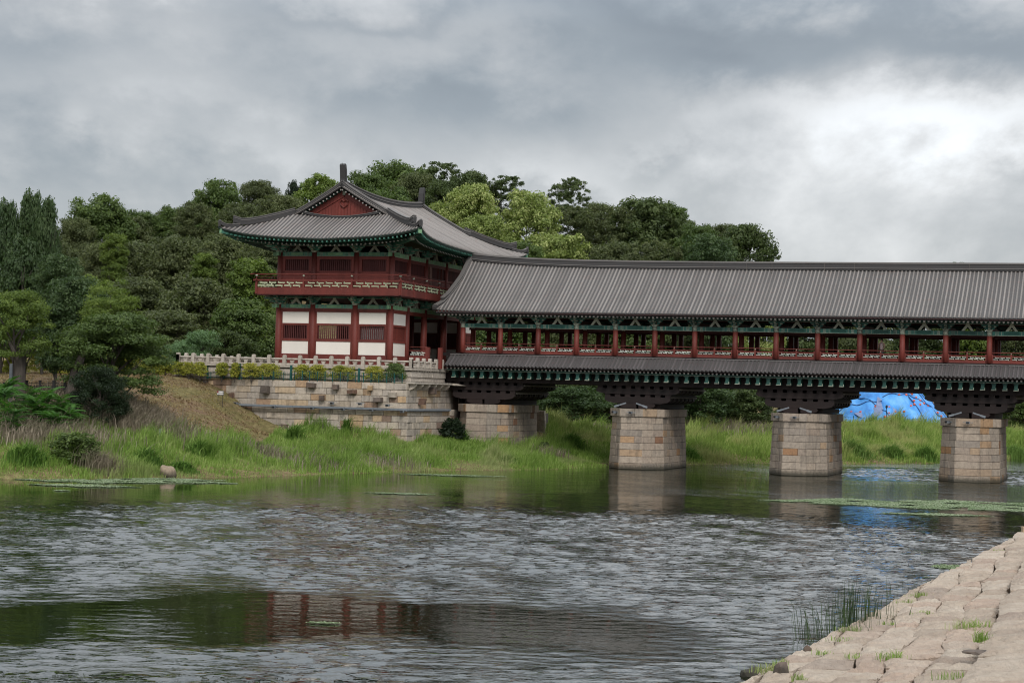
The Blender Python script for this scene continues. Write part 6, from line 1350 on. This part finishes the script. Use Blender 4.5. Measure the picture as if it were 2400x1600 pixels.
# ---------------------------------------------------------------- covered earth mound with tarpaulin
def tarp_mound():
    c = at(2085, 1000, 236); o = wthing('tarpaulin_mound', 'big earth heap under bright blue tarpaulin held down with orange buoys', 'tarpaulin mound', (c[0], c[1], 2.0)); n = 90; V = []
    rx, ry, hh = 10.5, 10.0, 9.4
    def H(x, y):
        q = np.hypot((x + 1.5) / rx, y / ry); z = hh * np.clip(1 - q, 0, 1) ** .92; return z + .14 * np.sin(x * 2.3 + y * .9 + 1.5 * np.sin(y)) * (z > 0.1) + .16 * np.sin(x * 3.1 - z * 1.6 + np.sin(y * 2)) * (z > .1) + .10 * np.abs(np.sin(x * 1.3 + z * .9)) * (z > .1)
    g = np.linspace(-1.1, 1.1, n); X, Y = np.meshgrid(g * rx - 1.5, g * ry); Z = H(X, Y) - .3; me = big_mesh('tarpaulin', np.stack([X.ravel(), Y.ravel(), Z.ravel()], 1), quads=np.array([(j * n + i, j * n + i + 1, (j + 1) * n + i + 1, (j + 1) * n + i) for j in range(n - 1) for i in range(n - 1)]), mat=TARP)
    me.polygons.foreach_set('use_smooth', [True] * len(me.polygons)); inst(me, 'tarpaulin', o)
    # pale sheet patched over it
    P = [(-5.0, -7.6), (-1.8, -8.4), (-.6, -7.2), (-2.6, -5.6), (-3.0, -6.8), (-5.6, -6.8)]; q = MB(); k = 6
    for i in range(len(P)): pass
    pts = [(x, y, float(H(x, y)) - .3 + .22) for x, y in P]; cen = (-2.8, -7.2, float(H(-2.8, -7.2)) - .3 + .25); q.add(pts + [cen], [(i, (i + 1) % 6, 6) for i in range(6)], TARPGREY); q.obj('pale_sheet', o)
    for (xa, ya, xb, yb, bend) in ((-9.5, -1.5, -1.0, -8.6, .8), (-6.0, 1.5, 3.0, -7.6, 1.2), (-3.5, 1.0, 5.5, -6.0, 1.0), (-1.5, .5, 7.0, -3.5, .8), (-8.5, -4.8, -2.2, -6.2, -.5), (-2.0, -5.6, 3.4, -4.2, -.6)):
        L2 = []
        for f in np.linspace(0, 1, 14): x_ = xa + (xb - xa) * f + bend * math.sin(f * 3.14); y_ = ya + (yb - ya) * f; L2.append((x_, y_, float(H(x_, y_)) - .3 + .03))
        sq_ = MB(); sq_.tube(L2, .07, SEAM, 5); sq_.obj('seam', o)
    bu = MB(); bu.tube([(0, 0, -.26), (0, 0, -.15), (0, 0, .1), (0, 0, .24)], [.06, .19, .19, .06], BUOY, 8); bum = bu.mesh('buoy')
    for px, py in ((2089, 921), (2107, 927), (2124, 927), (2137, 925), (2147, 933), (2156, 940), (2165, 947), (2142, 941), (2135, 953), (2143, 949), (2156, 950), (2175, 953), (2197, 969), (2206, 977), (2052, 954), (2083, 956), (2060, 960), (1995, 967), (2017, 967), (2098, 967), (2108, 969), (2119, 966), (2102, 974), (2074, 978), (2084, 980), (2094, 979), (2092, 987), (2116, 980), (2129, 989), (2152, 990), (2083, 970)):
        d = ray(px, py); lo, hi = 220.0, 250.0; best = None
        for Yw in np.arange(222, 248, .25):
            p = at(px, py, Yw); zz = float(H(p[0] - c[0], p[1] - c[1])) - .3 + 2.0
            if p[2] <= zz: best = p; break
        if best is not None: b = inst(bum, 'buoy', o, (best[0] - c[0], best[1] - c[1], best[2] - 2.0 + .1), (1.2, random.random(), random.random() * 3), (.75, .75, .75))
    # wire fence before it
    f = wthing('site_fence', 'pale green mesh fence standing before the tarpaulin mound', 'fence', (c[0], c[1] - 10.5, 2.0)); q = MB()
    for i in range(64): x = -9 + i * .3; q.box((x - .012, -.012, -.5), (x + .012, .012, 1.75), MESHGREEN)
    for z in (.5, 1.1, 1.7): q.box((-9, -.015, z), (10, .015, z + .03), MESHGREEN)
    q.obj('mesh_panel', f)
    for i in range(8): x = -9 + i * 2.7; q = MB(); q.box((x - .04, -.04, -.8), (x + .04, .04, 1.9), MESHGREEN); q.obj('fence_post', f)
    l = at(2077, 1000, 222); o2 = wthing('lamp_pole', 'thin dark lamp pole standing before the blue tarpaulin', 'lamp', (l[0], l[1], 2.0)); q = MB(); q.tube([(0, 0, -.5), (0, 0, 2.9)], .04, IRON, 6); q.obj('pole', o2); q = MB(); q.tube([(0, 0, 2.9), (0, 0, 3.0), (0, 0, 3.25)], [.06, .15, .10], IRON, 8); q.obj('lamp_head', o2)
tarp_mound()

# ---------------------------------------------------------------- the stone-paved near bank
def near_bank():
    u = np.array([.305, 1.0]); u /= np.linalg.norm(u); v = np.array([u[1], -u[0]])      # along the courses, and away from the river
    base0 = np.array([4.5, 37.6])
    def edge_dist(x, y):   # distance landward of the water edge (a straight line)
        e0, e1 = np.array([4.5, 37.8]), np.array([21.0, 79.0]); d = (e1 - e0) / np.linalg.norm(e1 - e0); nr = np.array([d[1], -d[0]]); return (x - e0[0]) * nr[0] + (y - e0[1]) * nr[1]
    o = wthing('stone_embankment', 'near riverbank paved with big rough pink granite blocks in long courses', 'embankment', (9, 42, 0)); O = np.array((9, 42, 0.0)); r = random.Random(12)
    widths = [.75, .8, .85, .8, .85, .9, 1.45, 1.7, 1.9, 1.9, 2.0, 2.0]
    off = [-4.6]
    for w_ in [.85, .8, .8, .85, .8]: off.append(off[-1] + w_)
    for w_ in widths: off.append(off[-1] + w_)
    def zc(q): return max(.10, .16 + .115 * (q + .2)) + (.22 if q > 4.05 else 0) + (.16 if q > 7.6 else 0)
    nblk = 0
    for ci, (a, b) in enumerate(zip(off[:-1], off[1:])):
        y0 = -26 + r.uniform(0, 1.5); 
        while y0 < 70:
            l = r.uniform(1.0, 2.1) * (.9 if b - a < 1 else 1.25); q0, q1 = a + .012, b - .012; l0, l1 = y0 + .012, y0 + l - .012; y0 += l
            wq = lambda q, L_: q + .10 * math.sin(L_ * .9 + q * 3.1) + .06 * math.sin(L_ * 2.3 + q * 1.7); sk = r.uniform(-.12, .12); cs = [base0 + u * (L_ + sk * sg_) + v * wq(q, L_) for L_, q, sg_ in ((l0, q0, 0), (l1, q0, 0), (l1, q1, 1), (l0, q1, 1))]; ed = [edge_dist(*c) for c in cs]
            if max(ed) < .15: continue
            # the blocks at the water are cut along the edge line
            cs = [c + v * max(0, -e_ * 1.05 + r.uniform(0, .10)) if e_ < 0 else c for c, e_ in zip(cs, ed)]
            if np.linalg.norm(cs[0] - cs[3]) < .12 and np.linalg.norm(cs[1] - cs[2]) < .12: continue
            zt = zc((a + b) / 2); nx, ny = 8, 7; V = []; dome = r.uniform(.015, .05); tx, ty = r.uniform(-.035, .035), r.uniform(-.05, .05); ph = r.uniform(0, 9)
            for j in range(ny):
                for i in range(nx):
                    fx, fy = i / (nx - 1), j / (ny - 1); p = cs[0] * (1 - fx) * (1 - fy) + cs[1] * fx * (1 - fy) + cs[2] * fx * fy + cs[3] * (1 - fx) * fy
                    m_ = min(fx, 1 - fx, fy, 1 - fy); j_ = .035 if 0 < m_ < .5 else .012
                    rd_ = (1 - (2 * fx - 1) ** 10) * (1 - (2 * fy - 1) ** 10)
                    z = zt + dome * rd_ - dome + tx * (fy - .5) + ty * (fx - .5) + r.uniform(-1, 1) * .022 * (1 if m_ > 0 else .5) + .03 * math.sin(fx * 9 + ph) * math.sin(fy * 5 + ph) * rd_
                    if m_ == 0: z -= .015 + r.uniform(0, .03)
                    V.append((p[0] - O[0] + r.uniform(-1, 1) * j_ * (m_ > 0) + r.uniform(-1, 1) * .018, p[1] - O[1] + r.uniform(-1, 1) * j_ * (m_ > 0) + r.uniform(-1, 1) * .02, z + (.115 * ((1 - fy) * a + fy * b - (a + b) / 2))))
            F = [(j * nx + i, j * nx + i + 1, (j + 1) * nx + i + 1, (j + 1) * nx + i) for j in range(ny - 1) for i in range(nx - 1)]
            rim = [i for i in range(nx)] + [j * nx + nx - 1 for j in range(1, ny)] + [(ny - 1) * nx + i for i in range(nx - 2, -1, -1)] + [j * nx for j in range(ny - 2, 0, -1)]
            k = len(V); V += [(V[q][0], V[q][1], V[q][2] - .45) for q in rim]; n_ = len(rim); F += [(rim[i], rim[(i + 1) % n_], k + (i + 1) % n_, k + i) for i in range(n_)]
            mb = MB(); mb.add(V, F, PAVING); bo = mb.obj('paving_block', o, False); nblk += 1
    # bed under the blocks
    m = MB(O); P = [base0 + u * -26 + v * -.2, base0 + u * 72 + v * -.2]; e0, e1 = np.array([4.5, 37.8]), np.array([21.0, 79.0]); d = (e1 - e0) / np.linalg.norm(e1 - e0)
    A, B_ = e0 - d * 26 + v * .25, e1 + d * 30 + v * .25; V = []
    for q0 in (A, B_):
        for qq in (0, 2.5, 5, 8, 12):
            p = q0 + v * qq; q = float((p - base0) @ v); V.append((p[0], p[1], max(-.5, zc(q) - .42 if qq else -.5)))
    m.add(V, [(k, k + 1, 5 + k + 1, 5 + k) for k in range(4)], SOIL); m.obj('gravel_bed', o)
    # higher ground behind, where the photographer stands
    m = MB(); G_ = []
    for L_ in (-60, -26, 0, 30, 72, 400):
        for qq, z in ((9.5, 1.2), (13, 2.6), (20, 4.0), (60, 4.2), (300, 6.0)):
            p = base0 + u * L_ + v * qq
            G_.append((p[0], p[1], z))
    m.add(G_, [(i * 5 + k, i * 5 + k + 1, (i + 1) * 5 + k + 1, (i + 1) * 5 + k) for i in range(5) for k in range(4)], SOIL); g_ = m.obj('near_bank'); props(g_, 'ground of the near bank behind the stone paving', None, None, 'structure')
    def top(x, y): q = float((np.array([x, y]) - base0) @ v); return zc(q) + .0
    # grass tufts in the joints and reeds in the water
    def tuft(name, px, py, zz, n, sp, h, mat, label, w_=.012, cat='grass tuft', group=None, wind=(.0, 0), lean=.6, arch=.6):
        P = at_z(px, py, zz); e_ = wthing(name, label, cat, (P[0], P[1], P[2]), 0, group)
        x = rng.normal(0, sp, n); y = rng.normal(0, sp * .6, n); hh = h * rng.uniform(.45, 1.1, n); ob = blades('blades', x, y, x * 0 - .04, hh, np.full(n, w_) * rng.uniform(.6, 1.3, n), mat, None, lean, arch, 'stuff', None, e_, None, wind); return e_
    for i, (px, py, n, sp, h, lb) in enumerate(((2280, 1472, 170, .22, .30, 'largest grass tuft between the blocks, near the right edge'), (2300, 1500, 90, .10, .32, 'upright tuft just below the largest one at the right'), (2095, 1545, 110, .14, .28, 'bright tuft in the middle of the pavement'), (1800, 1572, 110, .20, .26, 'tuft at the water edge in the lower left of the pavement'), (1830, 1555, 50, .1, .2, 'small tuft above the lower left one'), (2155, 1396, 90, .16, .20, 'tuft on the upper edge course'),
                                  (2125, 1410, 70, .14, .16, 'flat tuft just left of the upper edge tuft'), (1995, 1476, 80, .2, .2, 'tuft beside the foot of the reeds'), (1985, 1498, 60, .25, .14, 'low tuft line below the reeds'), (2170, 1437, 60, .12, .16, 'sparse tuft in the middle of the upper courses'), (1930, 1530, 50, .12, .14, 'small tuft on the lower edge course'), (2005, 1538, 50, .14, .16, 'small tuft left of the bright middle one'),
                                  (2235, 1590, 80, .2, .24, 'tuft at the bottom edge near the step'), (2345, 1290, 40, .15, .14, 'tiny tuft on the farthest visible course'), (1875, 1592, 40, .08, .2, 'thin sprout at the bottom edge of the picture'), (2085, 1460, 30, .1, .12, 'faint sprout in the centre of the courses'))):
        P = at_z(px, py, .3); zz = top(P[0], P[1]); tuft('grass_tuft', px, py, zz, n, sp, h, GRASS, lb, .014, group='grass tufts in the pavement joints')
    tuft('reeds', 2010, 1478, 0.0, 150, .36, 1.45, REED, 'dense clump of thin dark reeds standing in the water by the pavement', .018, 'reeds', None, (.05, 0), .16, .35)
    tuft('reeds', 1950, 1500, 0.0, 100, .55, 1.2, REED, 'looser left-leaning reeds left of the dense clump', .015, 'reeds', None, (-.28, 0), .22, .4)
    tuft('reeds', 1925, 1530, 0.0, 45, .35, .5, REED, 'few short reeds at the lower left of the loose reeds', .012, 'reeds', None, (-.2, 0), .3, .5)
    tuft('reeds', 2118, 1402, 0.0, 16, .3, .8, REED, 'a few separate reeds by the upper edge of the pavement', .014, 'reeds', None, (-.1, 0), .3, .4)
    P = at_z(2397, 1268, .3); e_ = wthing('stone_post', 'square brown stone post at the right edge where the pavement ends', 'stone post', (P[0], P[1], .2)); q = MB(); q.box((-.02, -.1, -.2), (.32, .2, .62), STONEWALL); q.box((-.03, -.12, .62), (.33, .22, .68), STONEWALL); q.obj('post_shaft', e_)
    for px, py, w_, h, lb in ((1768, 1582, .30, .17, 'dark rounded loose stone at the lower water edge'), (1832, 1576, .16, .24, 'small reddish wedge stone by the lower left tuft'), (1892, 1524, .10, .12, 'little brown stone on the edge course'), (2290, 1528, .28, .06, 'flat dark stone chip by the step')):
        P = at_z(px, py, .2); zz = top(P[0], P[1]) if px > 1800 else .02; P = at_z(px, py, zz); e_ = wthing('loose_stone', lb, 'stone', (P[0], P[1], zz)); bm = bmesh.new(); bmesh.ops.create_icosphere(bm, subdivisions=2, radius=1)
        for vv in bm.verts: vv.co = Vector((vv.co.x * w_, vv.co.y * w_ * .8, max(vv.co.z, -.3) * h)) * (1 + .12 * math.sin(vv.co.x * 9 + px))
        me = bpy.data.meshes.new('stone'); bm.to_mesh(me); me.materials.append(STONEDARK); inst(me, 'stone', e_)
REED = mat_grass('reed_leaves', [(.2, (.025, .045, .02)), (.5, (.05, .08, .03)), (.85, (.10, .14, .06))], (.05, .07, .03))
near_bank()
def person_on_bridge():
    """visitor leaning at the railing, seen from the chest up"""
    P = at(2097, 832, world(32.6, 1.2, 0)[1]); o = thing('person', 'visitor in a pale top standing behind the bridge railing, right of the middle', 'person', 32.85, 1.3, 8.66)
    me = bpy.data.meshes.new('body'); vs_ = [(0, 0, .92), (0, 0, 1.12), (0, .01, 1.34), (0, 0, 1.44), (0, -.01, 1.53), (0, -.02, 1.64), (.17, 0, 1.37), (.25, .03, 1.14), (.20, -.17, 1.02), (.17, -.30, 1.03), (-.17, 0, 1.37), (-.25, .03, 1.14), (-.20, -.17, 1.02), (-.17, -.30, 1.03), (.09, 0, .86), (.10, -.02, .48), (.10, .02, .08), (.10, -.12, .04), (-.09, 0, .86), (-.10, -.02, .48), (-.10, .02, .08), (-.10, -.12, .04)]
    ed = [(0, 1), (1, 2), (2, 3), (3, 4), (4, 5), (2, 6), (6, 7), (7, 8), (8, 9), (2, 10), (10, 11), (11, 12), (12, 13), (0, 14), (14, 15), (15, 16), (16, 17), (0, 18), (18, 19), (19, 20), (20, 21)]
    rad = [.15, .14, .15, .055, .085, .085, .06, .045, .035, .03, .06, .045, .035, .03, .085, .06, .045, .04, .085, .06, .045, .04]
    me.from_pydata(vs_, ed, []); b = bpy.data.objects.new('body', me); link(b, o); sk = b.modifiers.new('skin', 'SKIN'); 
    for v_, r_ in zip(me.skin_vertices[0].data, rad): v_.radius = (r_, r_ * .85)
    me.skin_vertices[0].data[0].use_root = True; b.modifiers.new('sub', 'SUBSURF').levels = 2; me.materials.append(mat_paint('skin', (.42, .26, .19), .05, 3, .6, (.4, .25, .2), .1))
    sh = MB(); sh.tube([(0, 0, .88), (0, 0, 1.1), (0, .01, 1.33), (0, 0, 1.43)], [.185, .17, .185, .075], mat_paint('pale_shirt', (.5, .38, .36), .05, 3, .8, (.4, .3, .3), .2), 12, flat=.8); sh.obj('shirt', o, True)
    tr = MB(); 
    for sx in (-.095, .095): tr.tube([(sx * .8, 0, .90), (sx, -.02, .48), (sx, .02, .10)], [.12, .085, .065], IRON, 10)
    tr.obj('trousers', o, True); hr = MB(); hr.tube([(0, .03, 1.56), (0, .03, 1.64), (0, .02, 1.73), (0, .02, 1.76)], [.09, .10, .08, .02], IRON, 10); hr.obj('hair', o, True)
person_on_bridge()
